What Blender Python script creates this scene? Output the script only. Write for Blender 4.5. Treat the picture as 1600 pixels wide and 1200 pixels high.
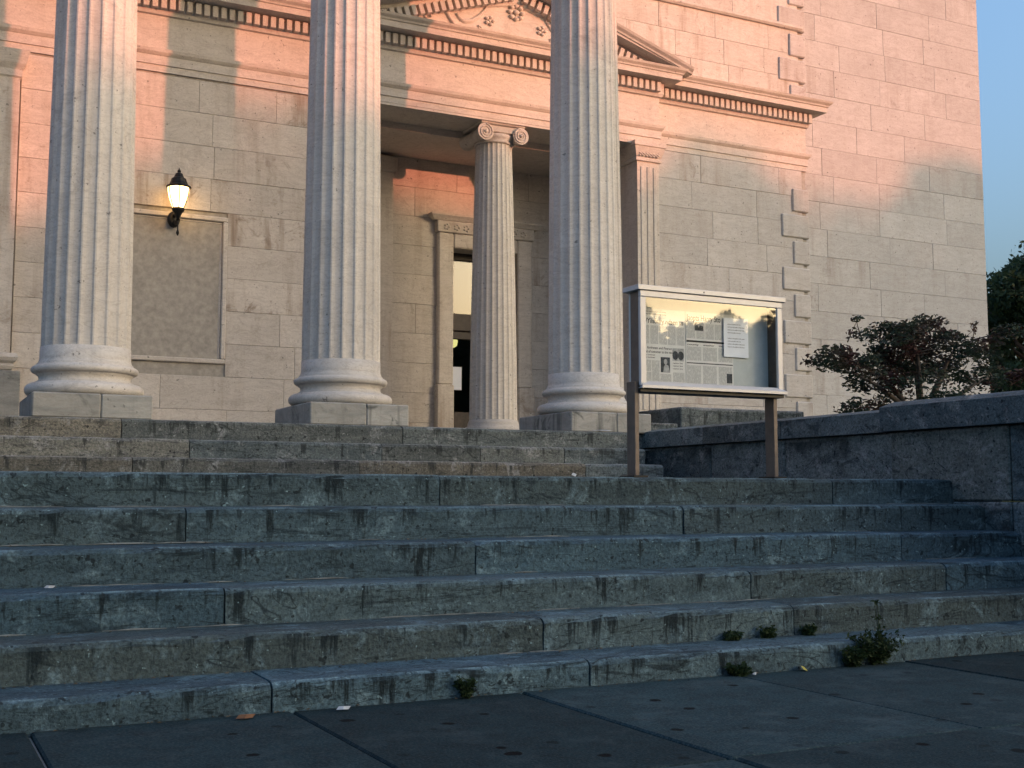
import bpy, bmesh, math, random
import numpy as np
from mathutils import Vector, Matrix

R = math.radians
random.seed(7)
scene = bpy.context.scene
for o in list(bpy.data.objects):
    bpy.data.objects.remove(o, do_unlink=True)
COL = scene.collection

# ------------------------------------------------------------------ camera
H = 0.9
cam_d = bpy.data.cameras.new('camera')
cam_d.sensor_width = 36.0
cam_d.lens = 1887.0 / 1600.0 * 36.0
cam_d.clip_start = 0.05
cam_d.clip_end = 3000
cam = bpy.data.objects.new('camera', cam_d)
cam.location = (0, 0, H)
cam.rotation_euler = (R(90 + 5.32), 0, -R(26.88))
COL.objects.link(cam)
scene.camera = cam

# ------------------------------------------------------------------ sky, sun, exposure
AZ = R(41.0)          # sun stands right of the facade's normal, behind the photographer
EL = R(6.0)
world = bpy.data.worlds.new('World')
scene.world = world
world.use_nodes = True
wt = world.node_tree
wt.nodes.clear()
w_out = wt.nodes.new('ShaderNodeOutputWorld')
w_bg = wt.nodes.new('ShaderNodeBackground')
w_sky = wt.nodes.new('ShaderNodeTexSky')
w_sky.sky_type = 'NISHITA'
w_sky.sun_disc = False
w_sky.sun_elevation = EL
w_sky.sun_rotation = R(180) - AZ
w_sky.air_density = 1.0
w_sky.dust_density = 10.0
w_sky.ozone_density = 2.7
w_bg.inputs['Strength'].default_value = 0.15
wt.links.new(w_sky.outputs[0], w_bg.inputs['Color'])
wt.links.new(w_bg.outputs[0], w_out.inputs['Surface'])

sun_d = bpy.data.lights.new('sun', 'SUN')
sun_d.energy = 0.66
sun_d.angle = R(0.53)
sun_d.color = (1.0, 0.30, 0.17)
sun = bpy.data.objects.new('sun', sun_d)
to_sun = Vector((math.sin(AZ) * math.cos(EL), -math.cos(AZ) * math.cos(EL), math.sin(EL)))
sun.rotation_euler = (-to_sun).to_track_quat('-Z', 'Y').to_euler()
sun.location = to_sun * 60
COL.objects.link(sun)

scene.view_settings.view_transform = 'Standard'
scene.view_settings.look = 'None'
scene.view_settings.gamma = 1.0
scene.view_settings.use_curve_mapping = False
scene.view_settings.exposure = 2.65
scene.render.engine = 'CYCLES'
scene.cycles.max_bounces = 4
scene.cycles.diffuse_bounces = 2
scene.cycles.glossy_bounces = 3
scene.cycles.transparent_max_bounces = 12
scene.cycles.sample_clamp_indirect = 4.0

# ------------------------------------------------------------------ object helpers
def mesh_obj(name, verts, faces, mat=None, parent=None, smooth=False):
    me = bpy.data.meshes.new(name)
    me.from_pydata([tuple(v) for v in verts], [], [tuple(f) for f in faces])
    me.update()
    if smooth:
        me.polygons.foreach_set('use_smooth', [True] * len(me.polygons))
    return link(name, me, mat, parent)

def link(name, me, mat=None, parent=None):
    if mat is not None and len(me.materials) == 0:
        me.materials.append(mat)
    o = bpy.data.objects.new(name, me)
    COL.objects.link(o)
    if parent is not None:
        o.parent = parent
    return o

def empty(name, loc=(0, 0, 0), parent=None):
    o = bpy.data.objects.new(name, None)
    o.location = loc
    o.empty_display_size = 0.1
    COL.objects.link(o)
    if parent is not None:
        o.parent = parent
    return o

def tag(o, label=None, cat=None, group=None, kind=None):
    if label: o['label'] = label
    if cat: o['category'] = cat
    if group: o['group'] = group
    if kind: o['kind'] = kind
    return o

class MB:
    """collects simple shapes into one mesh"""
    def __init__(self):
        self.v = []; self.f = []
    def add(self, v, f):
        b = len(self.v)
        self.v += [tuple(p) for p in v]
        self.f += [tuple(i + b for i in q) for q in f]
        return self
    def box(self, x0, x1, y0, y1, z0, z1):
        v = [(x0,y0,z0),(x1,y0,z0),(x1,y1,z0),(x0,y1,z0),(x0,y0,z1),(x1,y0,z1),(x1,y1,z1),(x0,y1,z1)]
        f = [(0,3,2,1),(4,5,6,7),(0,1,5,4),(1,2,6,5),(2,3,7,6),(3,0,4,7)]
        return self.add(v, f)
    def cbox(self, x0, x1, y0, y1, z0, z1, c=0.01):
        """box with all edges chamfered"""
        bm = bmesh.new()
        m = Matrix.Translation(((x0+x1)/2, (y0+y1)/2, (z0+z1)/2)) @ Matrix.Diagonal((x1-x0, y1-y0, z1-z0, 1))
        bmesh.ops.create_cube(bm, size=1, matrix=m)
        bmesh.ops.bevel(bm, geom=bm.edges[:], offset=c, segments=1, affect='EDGES')
        bm.verts.index_update()
        v = [tuple(p.co) for p in bm.verts]; f = [tuple(p.index for p in q.verts) for q in bm.faces]
        bm.free()
        return self.add(v, f)
    def lathe(self, prof, cx=0, cy=0, n=40, cap=True):
        """prof: (r, z) from bottom to top"""
        v = []; f = []
        for r, z in prof:
            for i in range(n):
                a = 2*math.pi*i/n
                v.append((cx + r*math.cos(a), cy + r*math.sin(a), z))
        for k in range(len(prof)-1):
            for i in range(n):
                j = (i+1) % n
                f.append((k*n+i, k*n+j, (k+1)*n+j, (k+1)*n+i))
        if cap:
            f.append(tuple(reversed(range(n))))
            f.append(tuple((len(prof)-1)*n+i for i in range(n)))
        return self.add(v, f)
    def tube(self, pts, rad, n=8):
        pts = [Vector(p) for p in pts]
        if not hasattr(rad, '__len__'): rad = [rad]*len(pts)
        v = []; f = []
        for k, p in enumerate(pts):
            t = (pts[min(k+1, len(pts)-1)] - pts[max(k-1, 0)])
            if t.length < 1e-6: t = Vector((0, 0, 1))
            t.normalize()
            a = t.cross(Vector((0, 0, 1)))
            if a.length < 0.05: a = t.cross(Vector((1, 0, 0)))
            a.normalize(); b = t.cross(a)
            for i in range(n):
                w = 2*math.pi*i/n
                v.append(p + (a*math.cos(w) + b*math.sin(w))*rad[k])
        for k in range(len(pts)-1):
            for i in range(n):
                j = (i+1) % n
                f.append((k*n+i, (k+1)*n+i, (k+1)*n+j, k*n+j))
        f.append(tuple(range(n))); f.append(tuple(reversed([(len(pts)-1)*n+i for i in range(n)])))
        return self.add(v, f)
    def sweep(self, path, prof, closed_ends=True):
        """path: plan points (x, y); outward is right of the travel direction; prof: (out, z) listed as a loop"""
        P = [Vector(p) for p in path]; n = len(prof); v = []; f = []
        for k, p in enumerate(P):
            ns = []
            if k > 0:
                d = (P[k]-P[k-1]).normalized(); ns.append(Vector((d.y, -d.x)))
            if k < len(P)-1:
                d = (P[k+1]-P[k]).normalized(); ns.append(Vector((d.y, -d.x)))
            m = ns[0] if len(ns) == 1 else (ns[0]+ns[1])/(1+ns[0].dot(ns[1]))
            for o, z in prof:
                q = p + m*o
                v.append((q.x, q.y, z))
        for k in range(len(P)-1):
            for i in range(n):
                j = (i+1) % n
                f.append((k*n+i, (k+1)*n+i, (k+1)*n+j, k*n+j))
        if closed_ends:
            f.append(tuple(reversed(range(n)))); f.append(tuple((len(P)-1)*n+i for i in range(n)))
        return self.add(v, f)
    def build(self, name, mat=None, parent=None, smooth=False):
        return mesh_obj(name, self.v, self.f, mat, parent, smooth)

def recalc(o):
    bm = bmesh.new(); bm.from_mesh(o.data)
    bmesh.ops.recalc_face_normals(bm, faces=bm.faces[:])
    bm.to_mesh(o.data); bm.free()
    return o

# ------------------------------------------------------------------ material helpers
class NT:
    def __init__(self, name):
        self.m = bpy.data.materials.new(name)
        self.m.use_nodes = True
        self.t = self.m.node_tree
        self.b = self.t.nodes['Principled BSDF']
    def n(self, typ, **kw):
        x = self.t.nodes.new(typ)
        for k, val in kw.items():
            if k in x.inputs: x.inputs[k].default_value = val
            else: setattr(x, k, val)
        return x
    def l(self, a, b): self.t.links.new(a, b)
    def coord(self, scale=(1, 1, 1), rnd=0.0):
        tc = self.n('ShaderNodeTexCoord')
        mp = self.n('ShaderNodeMapping'); mp.inputs['Scale'].default_value = scale
        self.l(tc.outputs['Object'], mp.inputs['Vector'])
        if rnd:
            oi = self.n('ShaderNodeObjectInfo')
            mu = self.n('ShaderNodeMath', operation='MULTIPLY'); mu.inputs[1].default_value = rnd
            self.l(oi.outputs['Random'], mu.inputs[0])
            cb = self.n('ShaderNodeCombineXYZ')
            for i in range(3): self.l(mu.outputs[0], cb.inputs[i])
            self.l(cb.outputs[0], mp.inputs['Location'])
        return mp.outputs[0]
    def noise(self, vec, scale, detail=5, rough=0.6, dist=0.0):
        detail = min(detail, 4)
        x = self.n('ShaderNodeTexNoise')
        x.inputs['Scale'].default_value = scale; x.inputs['Detail'].default_value = detail
        x.inputs['Roughness'].default_value = rough; x.inputs['Distortion'].default_value = dist
        self.l(vec, x.inputs['Vector'])
        return x.outputs['Fac']
    def ramp(self, fac, a, b, lo=0.0, hi=1.0):
        x = self.n('ShaderNodeMapRange')
        x.inputs['From Min'].default_value = a; x.inputs['From Max'].default_value = b
        x.inputs['To Min'].default_value = lo; x.inputs['To Max'].default_value = hi
        self.l(fac, x.inputs['Value'])
        return x.outputs[0]
    def mix(self, fac, a, b, mode='MIX'):
        x = self.n('ShaderNodeMix', data_type='RGBA', blend_type=mode)
        for s, val in ((0, fac), (6, a), (7, b)):
            if isinstance(val, (int, float)): x.inputs[s].default_value = val
            elif isinstance(val, tuple): x.inputs[s].default_value = (*val[:3], 1)
            else: self.l(val, x.inputs[s])
        return x.outputs[2]
    def math(self, op, a, b=None):
        x = self.n('ShaderNodeMath', operation=op)
        for i, val in enumerate((a, b)):
            if val is None: continue
            if isinstance(val, (int, float)): x.inputs[i].default_value = val
            else: self.l(val, x.inputs[i])
        return x.outputs[0]
    def bump(self, h, strength=0.3, dist=0.01):
        x = self.n('ShaderNodeBump')
        x.inputs['Strength'].default_value = strength; x.inputs['Distance'].default_value = dist
        self.l(h, x.inputs['Height']); self.l(x.outputs[0], self.b.inputs['Normal'])
    def rand(self):
        return self.n('ShaderNodeObjectInfo').outputs['Random']
    def done(self, col=None, rough=0.8, metal=0.0, spec=0.3):
        if col is not None:
            if isinstance(col, tuple): self.b.inputs['Base Color'].default_value = (*col, 1)
            else: self.l(col, self.b.inputs['Base Color'])
        if isinstance(rough, (int, float)): self.b.inputs['Roughness'].default_value = rough
        else: self.l(rough, self.b.inputs['Roughness'])
        self.b.inputs['Metallic'].default_value = metal
        self.b.inputs['Specular IOR Level'].default_value = spec
        return self.m

def wall_stone(name, c1, c2, stain=(0.20, 0.13, 0.08), stain_amt=0.55, rnd=9.0, vary=0.22):
    t = NT(name)
    v = t.coord(rnd=rnd)
    vs = t.coord((1.2, 1.2, 4.0), rnd=rnd)            # bedding runs along the stone
    vd = t.coord((5.0, 5.0, 0.5), rnd=rnd)            # run-off streaks
    big = t.noise(v, 1.3, 4, 0.6)
    bed = t.noise(vs, 2.2, 6, 0.65, 0.8)
    fine = t.noise(v, 45, 4, 0.7)
    c = t.mix(t.ramp(bed, 0.3, 0.72), c1, c2)
    c = t.mix(t.ramp(big, 0.35, 0.75, 0, 0.45), c, tuple(x*0.72 for x in c1))
    vein = t.noise(vs, 1.5, 8, 0.75, 2.2)
    vm = t.ramp(t.math('ABSOLUTE', t.math('SUBTRACT', vein, 0.5)), 0.0, 0.035, 1.0, 0.0)
    c = t.mix(t.math('MULTIPLY', vm, 0.28), c, (0.22, 0.17, 0.14))
    heavy = t.ramp(t.math('FRACT', t.math('MULTIPLY', t.rand(), 5.7)), 0.55, 1.0, 0.55, 1.7)
    st = t.math('MINIMUM', t.math('MULTIPLY', t.math('MULTIPLY', t.ramp(t.noise(vd, 1.0, 6, 0.65), 0.50, 0.72), stain_amt), heavy), 0.85)
    c = t.mix(st, c, stain, 'MIX')
    blot = t.math('MINIMUM', t.math('MULTIPLY', t.math('MULTIPLY', t.ramp(t.noise(v, 3.1, 7, 0.78, 0.8), 0.56, 0.70), stain_amt*0.9), heavy), 0.85)
    c = t.mix(blot, c, tuple(x*0.8 for x in stain))
    r = t.ramp(t.rand(), 0, 1, 1-vary, 1+vary*0.55)
    hs = t.n('ShaderNodeHueSaturation'); t.l(c, hs.inputs['Color']); t.l(r, hs.inputs['Value'])
    c = t.mix(t.ramp(fine, 0.3, 0.7, 0.0, 0.22), hs.outputs[0], (0.2, 0.18, 0.16))
    pit = t.ramp(t.noise(v, 17, 3, 0.6), 0.68, 0.71)
    c = t.mix(t.math('MULTIPLY', pit, 0.65), c, (0.09, 0.085, 0.08))
    t.bump(t.math('ADD', t.math('MULTIPLY', fine, 0.4), bed), 0.35, 0.012)
    return t.done(c, 0.85, spec=0.2)

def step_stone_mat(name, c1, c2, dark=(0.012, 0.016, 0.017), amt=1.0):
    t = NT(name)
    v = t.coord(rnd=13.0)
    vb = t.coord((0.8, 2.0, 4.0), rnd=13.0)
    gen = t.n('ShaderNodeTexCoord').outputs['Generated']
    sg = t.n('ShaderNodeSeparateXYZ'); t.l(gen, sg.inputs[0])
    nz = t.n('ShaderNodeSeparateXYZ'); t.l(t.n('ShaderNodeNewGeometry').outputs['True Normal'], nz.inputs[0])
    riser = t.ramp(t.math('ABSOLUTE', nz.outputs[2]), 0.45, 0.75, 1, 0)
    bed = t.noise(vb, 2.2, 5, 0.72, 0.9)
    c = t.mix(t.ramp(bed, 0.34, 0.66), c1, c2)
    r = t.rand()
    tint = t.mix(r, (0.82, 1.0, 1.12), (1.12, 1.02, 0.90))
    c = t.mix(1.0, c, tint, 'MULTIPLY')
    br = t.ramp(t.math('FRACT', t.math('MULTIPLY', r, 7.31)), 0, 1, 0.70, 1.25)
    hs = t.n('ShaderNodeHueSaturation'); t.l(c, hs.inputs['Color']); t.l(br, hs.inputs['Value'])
    c = hs.outputs[0]
    # pale scoured patches
    li = t.math('MULTIPLY', t.ramp(t.noise(v, 5, 5, 0.78, 0.5), 0.54, 0.72), 0.75)
    c = t.mix(li, c, tuple(min(0.4, x*2.3) for x in c1))
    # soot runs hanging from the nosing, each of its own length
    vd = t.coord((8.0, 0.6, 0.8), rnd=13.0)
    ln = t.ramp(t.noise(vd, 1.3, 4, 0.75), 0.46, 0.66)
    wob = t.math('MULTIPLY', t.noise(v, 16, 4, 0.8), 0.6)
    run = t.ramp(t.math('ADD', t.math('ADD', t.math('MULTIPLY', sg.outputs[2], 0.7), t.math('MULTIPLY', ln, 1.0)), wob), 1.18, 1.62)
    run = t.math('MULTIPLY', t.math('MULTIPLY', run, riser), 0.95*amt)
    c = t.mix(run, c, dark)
    # pale edge highlight painted along the nosing, together with its worn arris
    worn_highlight = t.math('MULTIPLY', t.ramp(sg.outputs[2], 0.93, 0.97), t.ramp(t.math('ABSOLUTE', nz.outputs[2]), 0.97, 0.90))
    worn_highlight = t.math('MULTIPLY', worn_highlight, t.ramp(t.noise(v, 2.5, 3, 0.6), 0.38, 0.62, 0.1, 0.75))
    c = t.mix(worn_highlight, c, tuple(min(0.4, x*2.6) for x in c1))
    # moss and soot blotches along the bedding, natural seams
    bl = t.math('MULTIPLY', t.ramp(t.noise(vb, 1.3, 5, 0.8, 1.6), 0.56, 0.66), 0.75*amt)
    c = t.mix(bl, c, dark)
    vein = t.noise(vb, 0.55, 5, 0.7, 2.0)
    vm = t.ramp(t.math('ABSOLUTE', t.math('SUBTRACT', vein, 0.5)), 0.0, 0.009, 1.0, 0.0)
    c = t.mix(t.math('MULTIPLY', vm, 0.8), c, dark)
    fine = t.noise(v, 55, 4, 0.8)
    c = t.mix(t.ramp(fine, 0.42, 0.62, 0, 0.6), c, dark)
    sp = t.ramp(t.noise(v, 24, 2, 0.5), 0.66, 0.70)
    c = t.mix(t.math('MULTIPLY', sp, 0.8), c, tuple(x*0.6 for x in dark))
    wp = t.ramp(t.noise(v, 38, 2, 0.5), 0.70, 0.74)
    c = t.mix(t.math('MULTIPLY', wp, 0.5), c, tuple(min(0.4, x*3) for x in c1))
    t.bump(t.math('ADD', t.math('MULTIPLY', fine, 0.6), t.noise(v, 9, 3, 0.75)), 0.7, 0.025)
    return t.done(c, 0.8, spec=0.25)

def plain(name, col, rough=0.6, metal=0.0, var=0.12, scale=14, spec=0.4):
    t = NT(name)
    v = t.coord(rnd=3.0)
    c = t.mix(t.ramp(t.noise(v, scale, 5, 0.65), 0.3, 0.7), tuple(x*(1-var) for x in col), tuple(min(1, x*(1+var)) for x in col))
    return t.done(c, rough, metal, spec)

def emit(name, col, strength):
    t = NT(name)
    t.b.inputs['Emission Color'].default_value = (*col, 1)
    t.b.inputs['Emission Strength'].default_value = strength
    return t.done(col, 0.4)

M = {}
M['marble'] = wall_stone('marble', (0.66, 0.60, 0.53), (0.56, 0.50, 0.435), stain=(0.27, 0.19, 0.13), vary=0.09)
M['marble_plain'] = wall_stone('marble_plain', (0.64, 0.585, 0.52), (0.55, 0.50, 0.44), stain_amt=0.25, rnd=0.0, vary=0.0)
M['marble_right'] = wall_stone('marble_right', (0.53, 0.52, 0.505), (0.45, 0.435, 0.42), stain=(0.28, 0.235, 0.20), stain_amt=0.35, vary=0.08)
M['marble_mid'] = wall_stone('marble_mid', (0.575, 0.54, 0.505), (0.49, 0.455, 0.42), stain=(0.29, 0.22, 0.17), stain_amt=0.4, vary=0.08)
M['column'] = wall_stone('column_stone', (0.64, 0.595, 0.54), (0.55, 0.505, 0.455), stain=(0.28, 0.25, 0.22), stain_amt=0.35, vary=0.08)
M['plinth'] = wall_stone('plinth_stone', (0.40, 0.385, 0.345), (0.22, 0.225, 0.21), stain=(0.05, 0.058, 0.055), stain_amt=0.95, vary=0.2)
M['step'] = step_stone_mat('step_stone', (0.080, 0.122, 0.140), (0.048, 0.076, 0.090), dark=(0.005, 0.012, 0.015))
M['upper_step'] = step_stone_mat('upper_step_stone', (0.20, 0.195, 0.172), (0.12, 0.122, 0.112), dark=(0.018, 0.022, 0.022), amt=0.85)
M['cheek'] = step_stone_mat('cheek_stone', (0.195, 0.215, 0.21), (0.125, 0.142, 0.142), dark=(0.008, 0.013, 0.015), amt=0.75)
M['mortar'] = plain('mortar', (0.13, 0.14, 0.135), 0.95, var=0.5, scale=12)
M['joint'] = plain('joint_mortar', (0.34, 0.31, 0.27), 0.95, var=0.2)
M['iron'] = plain('black_iron', (0.018, 0.017, 0.015), 0.45, 0.4)
M['alu'] = plain('aluminium', (0.52, 0.50, 0.49), 0.45, 0.2, var=0.05)
M['bronze'] = plain('bronze_paint', (0.13, 0.10, 0.08), 0.5, 0.2, var=0.2)
M['cork'] = plain('board_back', (0.50, 0.53, 0.52), 0.9, var=0.06)
M['wood_dark'] = plain('dark_door_wood', (0.045, 0.032, 0.026), 0.5, var=0.3)
M['interior'] = plain('interior_plaster', (0.10, 0.08, 0.065), 0.9)
M['paper'] = plain('white_paper', (0.80, 0.82, 0.86), 0.9, var=0.03)
M['ink'] = plain('black_ink', (0.03, 0.03, 0.03), 0.9)
M['bark'] = plain('bark', (0.075, 0.06, 0.05), 0.95, var=0.4)

# ------------------------------------------------------------------ ground, road, pavement
def ground_mat(name, a, b, sc):
    t = NT(name); v = t.coord()
    c = t.mix(t.ramp(t.noise(v, sc, 8, 0.7), 0.3, 0.7), a, b)
    t.bump(t.noise(v, sc*6, 4, 0.7), 0.4, 0.02)
    return t.done(c, 0.9)
M['ground'] = ground_mat('far_ground', (0.04, 0.06, 0.025), (0.07, 0.08, 0.04), 0.6)
M['asphalt'] = ground_mat('asphalt', (0.045, 0.045, 0.047), (0.065, 0.064, 0.062), 3.0)
M['grass'] = ground_mat('lawn_green', (0.03, 0.055, 0.02), (0.055, 0.07, 0.03), 4.0)

def paving_mat():
    t = NT('paving_concrete'); v = t.coord(rnd=5.0)
    big = t.noise(v, 1.1, 6, 0.7); mid = t.noise(v, 6, 6, 0.7); fine = t.noise(v, 90, 3, 0.7)
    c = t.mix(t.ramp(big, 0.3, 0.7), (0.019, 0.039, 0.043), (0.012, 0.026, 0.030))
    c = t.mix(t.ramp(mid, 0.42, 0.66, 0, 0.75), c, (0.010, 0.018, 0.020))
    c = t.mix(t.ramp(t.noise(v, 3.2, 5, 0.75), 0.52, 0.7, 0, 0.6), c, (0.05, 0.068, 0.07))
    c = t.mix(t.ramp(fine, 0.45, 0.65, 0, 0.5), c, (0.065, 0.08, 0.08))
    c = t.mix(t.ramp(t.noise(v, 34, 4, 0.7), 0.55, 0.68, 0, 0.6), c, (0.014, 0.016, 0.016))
    vo = t.n('ShaderNodeTexVoronoi', voronoi_dimensions='2D'); vo.inputs['Scale'].default_value = 3.6
    vo.inputs['Randomness'].default_value = 1.0
    t.l(v, vo.inputs['Vector'])
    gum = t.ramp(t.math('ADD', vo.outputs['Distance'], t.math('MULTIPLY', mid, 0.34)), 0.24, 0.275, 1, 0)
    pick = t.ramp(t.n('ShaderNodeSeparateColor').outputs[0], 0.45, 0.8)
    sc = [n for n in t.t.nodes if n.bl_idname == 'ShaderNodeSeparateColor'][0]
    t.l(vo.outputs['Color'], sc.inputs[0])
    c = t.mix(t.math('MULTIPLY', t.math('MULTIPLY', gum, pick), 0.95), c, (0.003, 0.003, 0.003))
    br = t.ramp(t.rand(), 0, 1, 0.75, 1.3)
    hs = t.n('ShaderNodeHueSaturation'); t.l(c, hs.inputs['Color']); t.l(br, hs.inputs['Value'])
    t.bump(t.math('ADD', fine, mid), 0.4, 0.006)
    return t.done(hs.outputs[0], 0.92, spec=0.08)
M['paving'] = paving_mat()

g = MB(); g.add([(-900, -900, -0.16), (900, -900, -0.16), (900, 900, -0.16), (-900, 900, -0.16)], [(0, 1, 2, 3)])
tag(g.build('ground', M['ground']), kind='structure')
rd = MB(); rd.add([(-300, -14.0, -0.13), (300, -14.0, -0.13), (300, -2.6, -0.13), (-300, -2.6, -0.13)], [(0, 1, 2, 3)])
tag(rd.build('road', M['asphalt']), kind='structure')
pv = MB(); pv.box(-40, 60, -2.45, 5.7, -0.15, -0.022)
pav = tag(pv.build('pavement', M['joint']), kind='structure')
tag(MB().cbox(-40, 60, -2.6, -2.46, -0.15, 0.0, 0.015).build('kerb', M['paving']), kind='structure')
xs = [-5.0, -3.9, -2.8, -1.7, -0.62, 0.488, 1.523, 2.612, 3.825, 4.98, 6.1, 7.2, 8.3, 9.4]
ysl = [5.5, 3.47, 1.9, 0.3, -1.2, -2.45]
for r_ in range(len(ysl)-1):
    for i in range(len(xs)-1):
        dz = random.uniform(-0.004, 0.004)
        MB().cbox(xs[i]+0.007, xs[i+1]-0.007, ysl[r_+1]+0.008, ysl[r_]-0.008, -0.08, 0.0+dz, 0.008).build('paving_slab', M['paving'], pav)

# ------------------------------------------------------------------ staircase
YS = [None, 5.056, 5.40, 5.75, 6.10, 6.42, 6.72, 10.0, 10.4, 10.8]
ZS = [0.0, 0.125, 0.2925, 0.471, 0.656, 0.842, 1.030, 1.215, 1.385, 1.574]
stairs = tag(empty('staircase', (2.0, 5.05, 0)), 'wide flight of worn grey stone steps with dark stains, rising from the pavement', 'staircase')
XL, XR = -6.5, 7.19
joints = {1: [-3.2, -1.65, 1.435, 2.982, 6.05], 2: [-4.7, -1.7, 0.0-0.15, 2.918, 4.507], 3: [-4.6, -1.65, 1.397, 4.483, 6.057],
          4: [-3.2, -0.2, 2.869, 6.025], 5: [-4.7, -1.7, 1.349, 4.482], 6: [-3.2, -0.15, 2.92, 5.987],
          7: [-4.0, -0.8, 1.668, 3.581, 5.862], 8: [-3.0, 0.6, 2.2, 3.939, 4.938, 5.856], 9: [-4, -1.5, 1.701, 4.3]}

def step_block(x0, x1, yf, yb, z0, z1, mat, k):
    """one long step stone: worn, slightly wavy nosing, chipped arris"""
    n = max(6, int((x1-x0)/0.11))
    prof = [(0.0, z0), (0.004, z0+(z1-z0)*0.45), (0.0, z1-0.03), (0.006, z1-0.012), (0.022, z1-0.001), (0.06, z1), (yb-yf, z1+0.004), (yb-yf, z0)]
    v = []; f = []; m = len(prof)
    ph = random.uniform(0, 9); chip = 0
    for i in range(n+1):
        x = x0 + (x1-x0)*i/n
        w = 0.003*math.sin(x*2.1+ph) + 0.002*math.sin(x*5.7+ph*2)
        chip = random.uniform(0.006, 0.022) if random.random() < 0.16 else random.uniform(0, 0.004)
        if i in (0, n): chip += 0.006
        for j, (dy, z) in enumerate(prof):
            yy = yf + dy; zz = z
            if j in (0, 1, 2): yy += w + random.uniform(-0.002, 0.002)
            if j == 3: yy += w + chip*0.9; zz -= chip*0.3
            if j == 4: yy += w + chip*0.7; zz -= chip*0.55
            if j == 5: zz -= chip*0.15
            v.append((x, yy, zz))
    for i in range(n):
        for j in range(m):
            jj = (j+1) % m
            f.append((i*m+j, (i+1)*m+j, (i+1)*m+jj, i*m+jj))
    f.append(tuple(reversed(range(m)))); f.append(tuple(n*m+j for j in range(m)))
    o = mesh_obj('step_stone', v, f, mat)
    recalc(o)
    o.parent = stairs; o.matrix_parent_inverse = Matrix.Translation(-stairs.location)
    return o

for k in range(1, 10):
    yb = YS[k+1] + 0.12 if k not in (6, 9) else YS[k] + 1.1
    cuts = [XL] + joints[k] + [{7: 6.75, 8: 6.80, 9: 6.88}.get(k, XR)]
    for a, b in zip(cuts[:-1], cuts[1:]):
        dz = random.uniform(-0.003, 0.003); dy = random.uniform(-0.004, 0.004)
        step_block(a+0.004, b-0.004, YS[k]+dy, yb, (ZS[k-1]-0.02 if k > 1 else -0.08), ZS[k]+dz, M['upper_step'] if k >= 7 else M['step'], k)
    if k > 1:
        # thin ragged mortar line where the riser meets the tread below
        x = XL
        while x < XR-0.1:
            L = random.uniform(0.12, 0.8)
            if random.random() < 0.55:
                x1 = min(x+L, XR-0.02); n = max(2, int((x1-x)/0.07)); v = []; f = []
                for i in range(n+1):
                    xx = x+(x1-x)*i/n; t = random.uniform(0.2, 1.0)*(0.4 if i in (0, n) else 1)
                    v += [(xx, YS[k]+0.012, ZS[k-1]-0.004), (xx, YS[k]-0.010*t, ZS[k-1]+0.004), (xx, YS[k]-0.006*t, ZS[k-1]+0.004+0.006*t), (xx, YS[k]+0.012, ZS[k-1]+0.004+0.009*t)]
                for i in range(n):
                    for j in range(3): f.append((i*4+j, i*4+4+j, i*4+5+j, i*4+1+j))
                o = mesh_obj('mortar_line', v, f, M['mortar']); o.parent = stairs; o.matrix_parent_inverse = Matrix.Translation(-stairs.location)
            x += L + random.uniform(0.0, 0.4)
def under(o, p):
    o.parent = p; o.matrix_parent_inverse = p.matrix_basis.inverted()
    return o
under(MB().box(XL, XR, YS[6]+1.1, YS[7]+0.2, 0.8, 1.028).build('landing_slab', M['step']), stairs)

# ------------------------------------------------------------------ cheek wall right of the steps
cheek = tag(empty('cheek_wall', (7.5, 8.0, 0)), 'dark stained stone parapet wall with heavy coping closing the steps on the right', 'wall')
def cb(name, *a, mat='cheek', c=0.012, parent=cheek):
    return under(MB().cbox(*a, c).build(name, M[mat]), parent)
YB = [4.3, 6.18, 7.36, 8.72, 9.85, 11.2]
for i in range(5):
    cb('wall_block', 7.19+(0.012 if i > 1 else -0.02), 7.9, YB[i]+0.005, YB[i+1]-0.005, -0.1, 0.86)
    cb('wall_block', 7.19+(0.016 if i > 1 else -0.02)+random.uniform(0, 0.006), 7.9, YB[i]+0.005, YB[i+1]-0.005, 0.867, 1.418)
def coping(y0, y1, xf, z0, z1, rise):
    xb = 7.98
    prof = [(xf, z0), (xf, z1), (xf+0.16, z1+rise), (xb, z1+rise), (xb, z0)]
    v = [(x, y0, z) for x, z in prof] + [(x, y1, z) for x, z in prof]
    f = [(i, (i+1) % 5, 5+(i+1) % 5, 5+i) for i in range(5)] + [tuple(range(5)), tuple(range(9, 4, -1))]
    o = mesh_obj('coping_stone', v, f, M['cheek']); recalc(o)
    return under(o, cheek)
coping(4.2, 5.9, 7.10, 1.425, 1.622, 0.05); coping(5.91, 7.40, 7.103, 1.425, 1.62, 0.05)
for a, b in ((7.41, 8.7), (8.71, 9.9), (9.91, 11.15)):
    coping(a, b, 7.155+random.uniform(0, 0.005), 1.422, 1.585+random.uniform(0, 0.004), 0.035)

# lawn behind the cheek wall
tag(MB().box(7.9, 60, 6.9, 60, -0.2, 1.30).build('lawn', M['grass']), kind='structure')

# ------------------------------------------------------------------ the building
YW, YF, YR2 = 15.5, 15.3, 16.6
bld = tag(empty('stone_building', (8.0, 15.5, 0)), 'pale marble neoclassical building with fluted columns and a pedimented doorway', 'building')
def B(o): return under(o, bld)

# podium floor
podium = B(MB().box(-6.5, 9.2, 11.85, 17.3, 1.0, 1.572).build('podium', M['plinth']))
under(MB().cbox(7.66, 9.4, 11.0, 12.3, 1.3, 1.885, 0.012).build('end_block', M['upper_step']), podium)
under(MB().cbox(6.9, 7.64, 11.02, 12.3, 1.3, 1.70, 0.012).build('end_block', M['upper_step']), podium)

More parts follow.
